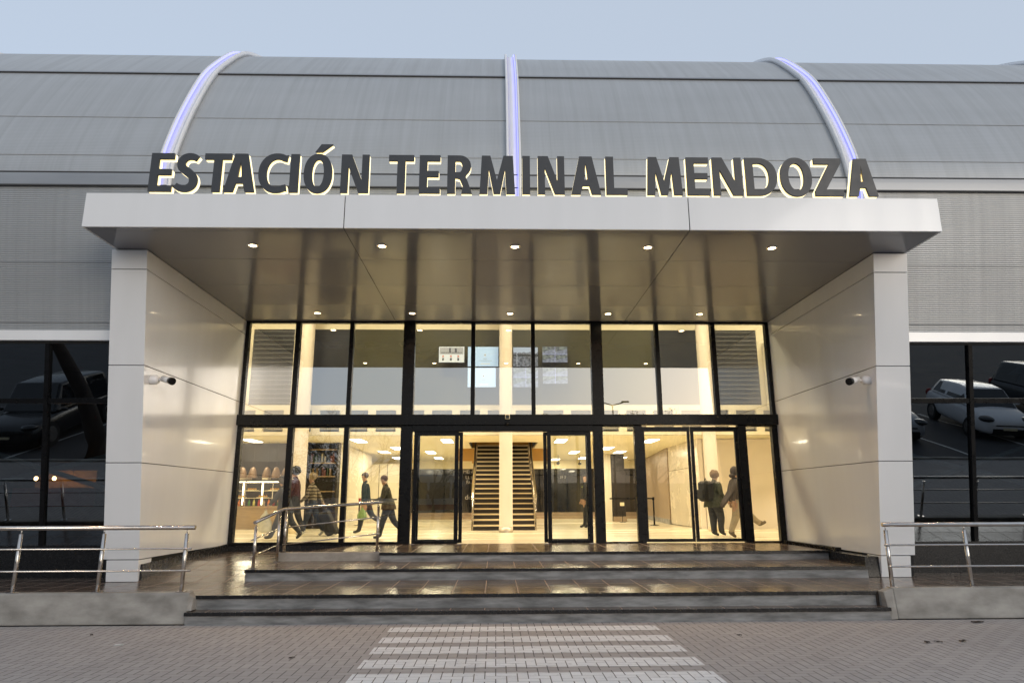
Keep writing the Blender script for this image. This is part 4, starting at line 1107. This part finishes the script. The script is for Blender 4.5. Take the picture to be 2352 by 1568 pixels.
navy = cloth('dark_navy_cloth', (.030, .034, .045)); blackc = cloth('black_cloth', (.018, .018, .020)); greyc = cloth('grey_cloth', (.10, .10, .11))
khaki = cloth('khaki_trousers', (.34, .28, .20)); olivec = cloth('olive_jacket', (.055, .060, .040), .5); dbrown = cloth('dark_brown_poncho', (.055, .042, .038), .4)
burg = cloth('burgundy_jacket', (.05, .012, .02)); jean = cloth('blue_denim', (.025, .032, .05)); camo = cloth('mottled_dark_jacket', (.06, .055, .04), .7)
knit = NT('striped_knit'); kz = knit.n('ShaderNodeSeparateXYZ'); knit.t.links.new(knit.world(), kz.inputs[0])
kw = knit.math('GREATER_THAN', knit.math('SINE', knit.math('ADD', knit.math('MULTIPLY', kz.outputs[2], 75), knit.math('MULTIPLY', knit.noise(knit.world(), 12, 2), 5))), 0.1)
knit.put(knit.b.inputs['Base Color'], knit.mix(kw, (.24, .20, .14), (.05, .035, .025))); knit.b.inputs['Roughness'].default_value = .9
shoeb = mat('dark_shoe', (.02, .018, .016), .5); shoew = mat('light_shoe', (.5, .48, .44), .6); shoet = mat('brown_shoe', (.11, .08, .05), .6)
Z0 = IF
p1 = person(-5.08, 17.0, Z0, 180, 1.53, 'person in a dark hooded coat walking behind the leftmost window with a white bag', navy, navy, shoeb, legs=(26, 6, -24, 20), arms=((30, 12), (-6, 8)), lean=9, bulk=1.22, hem=.14, hair=('hood', navy), nod=10)
p2 = person(-5.30, 18.5, Z0, 180, 1.76, 'person with bushy black hair and burgundy jacket behind the second left window', burg, blackc, shoew, legs=(14, 4, -14, 12), arms=((10, 40), (-8, 20)), lean=3, bulk=1.12, hair=('bushy', (.012, .01, .009)))
p3 = person(-4.93, 18.9, Z0, 180, 1.62, 'person with blond curls and a striped sweater pulling a suitcase', knit.m, jean, shoew, legs=(18, 4, -18, 14), arms=((16, 30), (-34, 6)), lean=4, bulk=1.12, hair=('curly', (.28, .21, .12)))
p4 = person(-3.70, 20.0, Z0, 180, 1.68, 'person in a dark blue jacket carrying a green bag behind the third left window', cloth('deep_blue_jacket', (.02, .035, .05)), navy, shoeb, legs=(12, 2, -24, 34), arms=((-4, 10), (-8, 8)), lean=5, bulk=1.15, hair=('short', (.10, .08, .07)))
p5 = person(-2.62, 17.15, Z0, 180, 1.52, 'person in mottled dark clothes and black boots half hidden by the wide black mullion', camo, blackc, shoeb, legs=(20, 10, -20, 24), arms=((10, 60), (14, 50)), lean=12, bulk=1.2, hem=.1, hair=('short', (.10, .05, .03)))
p6 = person(3.04, 23.6, Z0, 178, 1.73, 'guard in a black uniform and cap standing behind the right leaf of the sliding door', blackc, blackc, shoeb, legs=(5, 2, -5, 4), arms=((4, 18), (6, 20)), lean=-2, bulk=1.1, hair=('cap', blackc))
p7 = person(5.62, 17.9, Z0, 20, 1.60, 'person with a colourful headwrap, olive jacket and black backpack behind the swing door', olivec, cloth('charcoal_trousers', (.035, .035, .04)), shoeb, legs=(2, 4, 20, 26), arms=((6, 40), (4, 44)), lean=6, bulk=1.5, hem=.16, hair=('bushy', mat('patterned_headwrap', (.10, .02, .015), .8, c2=(.20, .13, .04), var=.3, vs=34)), nod=6)
p8 = person(5.98, 17.2, Z0, 0, 1.67, 'person in a dark hooded poncho and khaki trousers striding towards the right wall', dbrown, khaki, shoet, legs=(44, -4, -14, 10), arms=((-16, 14), (-26, 20)), lean=-2, bulk=1.4, hair=('hood', dbrown), nod=12)
# guard: arm patch and belt piece
g = MB(); g.box(-.02, .02, -.17, -.16, 1.19, 1.22); g.box(.10, .12, -.1, .1, 1.30, 1.32)
g.build('reflective_patch', mat('yellow_reflective', (.6, .75, .1), .5), p6[0])
# poncho drape hanging behind the striding person
g = MB(); c = p8[3]
base = [(-.02, .22, 1.42), (-.02, -.22, 1.42), (-.16, -.26, 1.12), (-.16, .22, 1.12), (-.34, -.22, .86), (-.34, .18, .86), (-.42, -.12, .74), (-.42, .10, .74)]
rows = [(0, 1), (3, 2), (5, 4), (7, 6)]
H8 = 1.67 / 1.72
rr_ = []
for a, b in rows:
    A, Bv = Vector(base[a]) * H8, Vector(base[b]) * H8
    rr_.append([g.bm.verts.new(A.lerp(Bv, i / 8) + Vector((.025 * math.sin(i * 2.2), 0, .015 * math.cos(i * 3)))) for i in range(9)])
for r0, r1 in zip(rr_, rr_[1:]):
    for i in range(8): f_ = g.bm.faces.new([r0[i], r0[i + 1], r1[i + 1], r1[i]]); f_.smooth = True
o = g.build('poncho', dbrown, p8[0]); so = o.modifiers.new('solid', 'SOLIDIFY'); so.thickness = .03
# things people carry
def backpack(loc, rz, label, m, s=1.0):
    t = empty('backpack', loc, label, 'backpack', None, rz)
    g = MB(); g.box(-.13 * s, .13 * s, -.17 * s, .17 * s, -.24 * s, .24 * s); g.build('bag', m, t, bevel=.07 * s)
    g = MB(); g.box(-.20 * s, -.12 * s, -.13 * s, .13 * s, -.18 * s, .04 * s); g.build('front_pocket', m, t, bevel=.03)
    g = MB(); g.tube([(.1, .1, .22 * s), (.2, .1, .24 * s), (.30, .12, .12), (.22, .14, -.16 * s), (.12, .12, -.2 * s)], .014, 6); g.tube([(.1, -.1, .22 * s), (.2, -.1, .24 * s), (.30, -.12, .12), (.22, -.14, -.16 * s), (.12, -.12, -.2 * s)], .014, 6); g.build('strap', m, t)
    g = MB(); g.tube([(0, -.04, .24 * s), (-.02, -.03, .30 * s), (0, .04, .24 * s)], .012, 6); g.build('handle', m, t)
q = p7[3]((-.24, 0, 1.17))
backpack(q, R(20), 'bulging black backpack worn by the person with the headwrap', blackc, 1.08)
def bag(loc, label, m, w, h):
    t = empty('carrier_bag', loc, label, 'bag')
    g = MB(); rings = []; n = 14; rnd_ = random.Random(int(w * 1000))
    for zz, f in ((-h, .55), (-h * .94, .95), (-h * .6, 1.0), (-h * .25, .62), (-.03, .18), (.0, .12)):
        rings.append([g.bm.verts.new((w * f * math.cos(6.2832 * i / n) * (1 + rnd_.uniform(-.12, .12)), w * .55 * f * math.sin(6.2832 * i / n), zz)) for i in range(n)])
    for r0, r1 in zip(rings, rings[1:]):
        for i in range(n): f_ = g.bm.faces.new([r0[i], r0[(i + 1) % n], r1[(i + 1) % n], r1[i]]); f_.smooth = True
    g.bm.faces.new(rings[0]); g.build('sack', m, t)
    g = MB(); g.tube([(-.03, 0, -.02), (0, 0, .07), (.03, 0, -.02)], .008, 6); g.build('handle', m, t)
bag(tuple(p1[1][0] + Vector((0, 0, -.05))), 'crumpled white plastic bag held by the dark hooded walker', mat('white_plastic_film', (.55, .53, .46), .4, var=.15, vs=14, bump=.6, bs=14), .17, .50)
bag(tuple(p4[1][0] + Vector((0, 0, -.02))), 'pale green bag in the hand of the person in dark blue', mat('green_plastic_film', (.20, .30, .10), .45, var=.2, vs=14), .13, .34)
t = empty('suitcase', (-4.30, 18.9, Z0), 'dark wheeled suitcase pulled at a tilt by the person with blond curls', 'suitcase')
t.rotation_euler = (0, R(-28), 0)
g = MB(); g.box(-.14, .14, -.21, .21, .06, .70); g.build('shell', blackc, t, bevel=.04)
g = MB(); g.box(-.165, -.13, -.16, .16, .12, .60); g.build('front_pocket', jean, t, bevel=.015)
for sy in (-.17, .17):
    g = MB(); g.tube([(.1, sy - .02, .045), (.1, sy + .02, .045)], .045, 14); g.build('wheel', M['tyre'], t)
g = MB(); g.tube([(.09, -.08, .69), (.09, -.08, 1.04), (.09, .08, 1.04), (.09, .08, .69)], .010, 8); g.build('handle', M['steel'], t)
# ================================================================ CAR PARK AND TREES BEHIND THE PHOTOGRAPHER (seen in the glass)
carglass = mat('car_window_glass', (.010, .012, .014), .04, spec=.8)
lampm = mat('headlamp_glass', (.55, .58, .6), .08, metal=.6); redl = mat('tail_lamp', (.25, .01, .01), .2)
def car(x, y, heading, label, colr, L=3.9, W=1.68, H=1.48, kind='hatch'):
    paint = mat('car_paint_%d' % int(abs(x * 10)), colr, .22, spec=.5, coat=.8 if colr[0] > .1 else .25)
    t = empty('parked_car', (x, y, -.03), label, 'car', 'cars parked behind the photographer', R(heading))
    hw = W / 2; f = L / 2
    # body: stations (x, half width, bottom, belt height)
    if kind == 'pickup': prof_ = [(f, .80, .38, .62), (f - .12, .90, .26, .86), (f - .9, 1, .24, 1.02), (f - 1.5, 1, .24, 1.06), (-.6, 1, .24, 1.06), (-f + .15, 1, .34, 1.02), (-f, .95, .42, .98)]
    else: prof_ = [(f, .72, .30, .52), (f - .08, .84, .20, .70), (f - .35, .95, .17, .80), (f - .95, 1, .16, .93), (.3, 1, .16, .97), (-.9, 1, .17, 1.0), (-f + .25, .97, .22, 1.0), (-f + .03, .9, .3, .92), (-f, .86, .36, .8)]
    g = MB(); rings = []
    for px, w, zb, zt in prof_:
        w *= hw
        pts = [(w * .86, zb), (w, zb + (zt - zb) * .28), (w * 1.0, zb + (zt - zb) * .6), (w * .95, zt - .05), (w * .82, zt), (0, zt + .04)]
        ring = [(px, a, b) for a, b in pts] + [(px, -a, b) for a, b in pts[-2::-1]]
        rings.append([g.bm.verts.new(q) for q in ring])
    for r0, r1 in zip(rings, rings[1:]):
        n = len(r0)
        for i in range(n): f_ = g.bm.faces.new([r0[i], r0[(i + 1) % n], r1[(i + 1) % n], r1[i]]); f_.smooth = True
    g.bm.faces.new(rings[0]); g.bm.faces.new(rings[-1])
    o = g.build('body', paint, t); sb = o.modifiers.new('sub', 'SUBSURF'); sb.levels = sb.render_levels = 2
    # cabin
    if kind == 'hatch': cb = [(f - .95, .86, .92), (f - 1.62, .72, H - .05), (-.2, .70, H), (-f + .55, .68, H - .06), (-f + .14, .80, 1.0)]
    elif kind == 'sedan': cb = [(f - 1.25, .86, .92), (f - 1.95, .70, H - .04), (-.4, .69, H), (-f + 1.15, .68, H - .07), (-f + .55, .82, 1.0)]
    elif kind == 'suv': cb = [(f - 1.15, .88, .98), (f - 1.75, .76, H - .04), (-.4, .76, H), (-f + .45, .74, H - .05), (-f + .12, .86, 1.0)]
    else: cb = [(f - 1.2, .88, 1.05), (f - 1.8, .76, H - .04), (.1, .76, H), (-.35, .76, H - .04), (-.5, .88, 1.05)]
    a, b, c_, d, e = cb
    g = MB()
    zb = a[2] - .03
    lowr = [(a[0], a[1] * hw), (e[0], e[1] * hw)]
    P3 = lambda px, w, z: [(px, w * hw, z), (px, -w * hw, z)]
    A, Bq, Cq, D, Eq = P3(a[0], a[1], zb), P3(b[0], b[1], b[2]), P3(c_[0], c_[1], c_[2]), P3(d[0], d[1], d[2]), P3(e[0], e[1], e[2] - .05)
    vs = {}
    def vtx(p):
        if p not in vs: vs[p] = g.bm.verts.new(p)
        return vs[p]
    BL = [(b[0], .93 * hw, .98), (b[0], -.93 * hw, .98)]; DL = [(d[0], .93 * hw, .99), (d[0], -.93 * hw, .99)]
    for q in ((A[0], A[1], Bq[1], Bq[0]), (Bq[0], Bq[1], Cq[1], Cq[0]), (Cq[0], Cq[1], D[1], D[0]), (D[0], D[1], Eq[1], Eq[0]),
              (A[0], Bq[0], BL[0]), (A[1], BL[1], Bq[1]), (BL[0], Bq[0], Cq[0], D[0], DL[0]), (BL[1], DL[1], D[1], Cq[1], Bq[1]), (DL[0], D[0], Eq[0]), (DL[1], Eq[1], D[1])):
        g.bm.faces.new([vtx(p) for p in q])
    cb_ = g.build('cabin', paint, t, bevel=.07); cb_.modifiers[0].segments = 4
    for f_ in cb_.data.polygons: f_.use_smooth = True
    # windows, set just proud of the cabin
    def inset(name, q, k=.90, off=.012, m=carglass):
        q = [Vector(p) for p in q]; c = sum(q, Vector()) / len(q); n = (q[1] - q[0]).cross(q[2] - q[0]).normalized()
        if n.dot(c - Vector((0, 0, 1.0))) < 0: n = -n
        g = MB(); fr = [c + (p - c) * k + n * off for p in q]; bk = [c + (p - c) * k - n * .02 for p in q]
        g.poly(fr); m_ = len(fr)
        for i in range(m_): g.poly([fr[i], fr[(i + 1) % m_], bk[(i + 1) % m_], bk[i]])
        g.build(name, m, t)
    inset('windscreen', (A[0], A[1], Bq[1], Bq[0]), .93)
    inset('rear_window', (D[0], D[1], Eq[1], Eq[0]), .85)
    mx = (b[0] + d[0]) / 2
    for s_ in (0, 1):
        sg = 1 if s_ == 0 else -1
        up_ = lambda px: (px, (.70 if kind != 'suv' else .76) * hw * sg, H - .10)
        dn = lambda px: (px, .915 * hw * sg, 1.02)
        inset('side_window', (dn(b[0] + .34), up_(b[0] + .0), up_(mx + .04), dn(mx + .04)), .93)
        inset('side_window', (dn(mx - .04), up_(mx - .04), up_(d[0] + .1), dn(d[0] + .0)), .93)
    wr = .31 if kind in ('hatch', 'sedan') else .37
    for wx in (f - .78, -f + .72):
        for sy in (-1, 1):
            g = MB(); g.tube([(wx, sy * (hw - .2), wr), (wx, sy * (hw + .005), wr)], wr, 24); w_ = g.build('wheel', M['tyre'], t)
            g = MB(); g.tube([(wx, sy * (hw - .02), wr), (wx, sy * (hw + .012), wr)], wr * .62, 20); g.build('rim', M['steel'], w_)
    for sy in (-1, 1):
        g = MB(); zl = .70 if kind != 'pickup' else .86; g.blob((f - .24, sy * hw * .70, zl), (.24, .21, .10), 3); hl_ = g.build('headlight', carglass, t)
        g = MB(); g.blob((f - .13, sy * hw * .62, zl + .02), (.10, .06, .05), 2); g.build('lamp', lampm, hl_)
        g = MB(); g.blob((-f + .07, sy * hw * .80, .86), (.07, .12, .14), 2); g.build('tail_light', redl, t)
        g = MB(); g.blob((f - 1.35, sy * (hw + .06), 1.0), (.07, .09, .06), 2); g.build('wing_mirror', paint, t)
    g = MB(); g.box(f - .14, f + .008, -.50, .50, .24, .44); g.box(f - .12, f + .002, -.42, .42, .52, .56); g.build('grille', M['lens'], t, bevel=.03)
    g = MB(); g.box(f - .02, f + .014, -.2, .2, .40, .47); g.build('number_plate', M['tray'], t)
    if kind == 'pickup':
        g = MB(); g.tube([(-.62, -hw * .8, 1.05), (-.75, -hw * .75, H - .05), (-.75, hw * .75, H - .05), (-.62, hw * .8, 1.05)], .035, 8); g.tube([(-.75, -hw * .75, H - .05), (-1.5, -hw * .8, 1.06)], .03, 8); g.tube([(-.75, hw * .75, H - .05), (-1.5, hw * .8, 1.06)], .03, 8); g.build('roll_bar', M['steel'], t)
    return t
car(16.3, .9, 98, 'white hatchback parked nose to the kerb, reflected in the dark right windows', (.80, .81, .83))
car(12.6, 1.1, 92, 'silver small car parked beside the white hatchback', (.34, .35, .37), H=1.46)
car(20.6, -1.2, 90, 'dark grey van-like car parked on the outer side of the white hatchback', (.04, .045, .05), L=4.4, W=1.78, H=1.75, kind='suv')
car(-14.25, 1.45, 90, 'dark off-roader parked nose to the kerb, reflected in the dark left windows', (.010, .012, .015), L=4.5, W=1.82, H=1.78, kind='suv')
car(-11.4, -3.6, 128, 'dark pickup with a chrome roll bar parked behind the leaning tree', (.010, .012, .015), L=5.1, W=1.85, H=1.76, kind='pickup')
car(-9.9, -6.5, 180, 'blue saloon standing side-on behind the photographer', (.13, .17, .27), L=4.4, W=1.7, H=1.42, kind='sedan')
# red and white bus
t = empty('bus', (-6.6, -15.5, -.03), 'long white bus with a red stripe standing across the car park', 'bus')
g = MB(); g.box(-5.5, 5.5, -1.25, 1.25, .35, 3.2); g.build('body', mat('bus_white', (.6, .6, .6), .3), t, bevel=.15)
g = MB(); g.box(-5.51, 5.51, 1.24, 1.262, 1.0, 1.35); g.build('stripe', M['red'], t)
for i in range(7): g = MB(); g.box(-5.2 + i * 1.5, -3.85 + i * 1.5, 1.245, 1.265, 1.75, 2.75); g.build('window', carglass, t)
for wx in (-3.8, 3.6): g = MB(); g.tube([(wx, 1.0, .5), (wx, 1.27, .5)], .5, 24); g.build('wheel', M['tyre'], t)
# trees
def bare_tree(x, y, h, label, seed, trunk=None, r0=.16, depth=5):
    rnd_ = random.Random(seed); t = empty('bare_tree', (x, y, -.03), label, 'tree', 'trees of the car park')
    g = MB(); tips = []
    tr = trunk or [(0, 0, 0), (.05, 0, h * .18), (-.05, .05, h * .36)]
    g.tube(tr, [r0 * (1.25 if i == 0 else 1 - .1 * i) for i in range(len(tr))], 10); g.build('trunk', M['bark'], t)
    g = MB()
    def br(p, d, ln, r, dep):
        p = Vector(p); d = Vector(d).normalized(); mid = p + d * ln * .5 + Vector([rnd_.uniform(-.1, .1) * ln for _ in range(3)]); e = p + d * ln + Vector((0, 0, ln * .08))
        g.tube([p, mid, e], [r, r * .8, r * .6], 5, False)
        if dep > 0:
            for _ in range(rnd_.choice((2, 3, 3))):
                nd = (d + Vector([rnd_.uniform(-.75, .75), rnd_.uniform(-.75, .75), rnd_.uniform(-.35, .7)])).normalized()
                br(e if rnd_.random() > .3 else mid, nd, ln * rnd_.uniform(.6, .82), r * .58, dep - 1)
    top = tr[-1]
    for i in range(5):
        a = i * 1.257 + rnd_.uniform(-.3, .3)
        br(top, (math.cos(a) * .8, math.sin(a) * .8, rnd_.uniform(.5, 1.1)), h * .27, r0 * .5, depth)
    g.build('branches', M['bark'], t, recalc=False)
bare_tree(-7.4, -8.0, 5.6, 'bare winter tree with fine twigs, mirrored in the third left window', 11, depth=5)
bare_tree(-3.6, -9.5, 5.2, 'smaller bare tree mirrored beside the wide left mullion', 23, r0=.12, depth=4)
bare_tree(9.5, -11, 6.0, 'bare tree with drooping twigs mirrored in the swing doors', 31, depth=5)
bare_tree(-11.35, 4.05, 8.0, 'leaning tree with a thick dark trunk at the kerb', 41, trunk=[(0, 0, 0), (-.03, 0, .6), (-.16, 0, 1.25), (-.32, 0, 1.9), (-.62, 0, 2.6), (-1.0, -.1, 3.3), (-1.8, -.5, 4.4)], r0=.30, depth=4)
def leafy(x, y, h, w, label, seed, m='leaf', n=4200):
    rnd_ = random.Random(seed); t = empty('leafy_tree', (x, y, -.03), label, 'tree', 'trees of the car park')
    g = MB(); g.tube([(0, 0, 0), (.1, 0, h * .25), (0, .1, h * .5), (.1, 0, h * .8)], [.2, .15, .1, .04], 8)
    for i in range(7): a = i * .9; g.tube([(0, 0, h * (.3 + .05 * i)), (math.cos(a) * w * .6, math.sin(a) * w * .6, h * (.45 + .06 * i))], [.07, .02], 6)
    g.build('trunk', M['bark'], t)
    cl_ = [(rnd_.gauss(0, w * .45), rnd_.gauss(0, w * .45), h * rnd_.uniform(.4, .95), rnd_.uniform(.25, .5) * w) for _ in range(26)]
    g = MB()
    for _ in range(n):
        cx_, cy_, cz_, cr = rnd_.choice(cl_); d = Vector([rnd_.gauss(0, 1) for _ in range(3)]).normalized() * cr * rnd_.uniform(.5, 1)
        c = Vector((cx_, cy_, cz_)) + Vector((d.x, d.y, d.z * .7)); a = Vector([rnd_.uniform(-1, 1) for _ in range(3)]).normalized(); b = a.orthogonal().normalized(); s_ = rnd_.uniform(.05, .1)
        g.poly([c - a * s_, c + b * s_ * .5, c + a * s_, c - b * s_ * .5])
    g.build('crown', M[m], t, recalc=False)
leafy(-10.6, -9.5, 5.2, 2.2, 'dense dark evergreen mirrored in the second left window', 5)
leafy(13, -26, 8.5, 3.5, 'broad dark tree far across the car park', 6)
leafy(-22, -24, 8.0, 4.0, 'wide dark tree at the far corner of the car park', 8)
def palm(x, y, h, seed):
    rnd_ = random.Random(seed); t = empty('palm_tree', (x, y, -.03), 'feathery palm in the row beyond the car park', 'palm', 'palms beyond the car park')
    g = MB(); g.tube([(0, 0, 0), (.1, 0, h * .5), (0, 0, h)], [.22, .17, .15], 8); g.build('trunk', M['bark'], t)
    g = MB()
    for i in range(22):
        a = rnd_.uniform(0, 6.28); el = rnd_.uniform(-.2, 1.1); L_ = rnd_.uniform(1.6, 2.3); pr = Vector((0, 0, h))
        for k_ in range(8):
            el2 = el - k_ * .22; nx = pr + Vector((math.cos(a) * math.cos(el2), math.sin(a) * math.cos(el2), math.sin(el2))) * L_ / 8
            sd = Vector((-math.sin(a), math.cos(a), 0)) * .32 * math.sin(math.pi * (k_ + .8) / 9)
            for s_ in (-1, 1): g.poly([pr, pr.lerp(nx, .6), nx + sd * s_ + Vector((0, 0, -.12))])
            pr = nx
    g.build('fronds', M['leafpalm'], t, recalc=False)
for i in range(8): palm(3.5 + i * 2.6, -39 - (i % 3) * 2, 8.6 + (i * 7 % 4) * .35, 50 + i)
t = empty('street_lamp', (10.4, -30, -.03), 'tall double-armed street lamp across the car park', 'street lamp')
g = MB(); g.tube([(0, 0, 0), (0, 0, 9.9)], [.10, .06], 10); g.tube([(-1.0, 0, 10.1), (0, 0, 9.85), (1.0, 0, 10.1)], .05, 8); g.build('pole', M['black'], t)
for s_ in (-1, 1): g = MB(); g.box(s_ * 1.15 - .35, s_ * 1.15 + .35, -.12, .12, 10.08, 10.2); g.build('lamp_head', M['black'], t, bevel=.03)
g = MB(); g.box(-70, 70, -46.5, -46, -.03, 3.4); tag(g.build('boundary_wall', M['conc']), 'long low concrete wall closing the car park', 'wall')
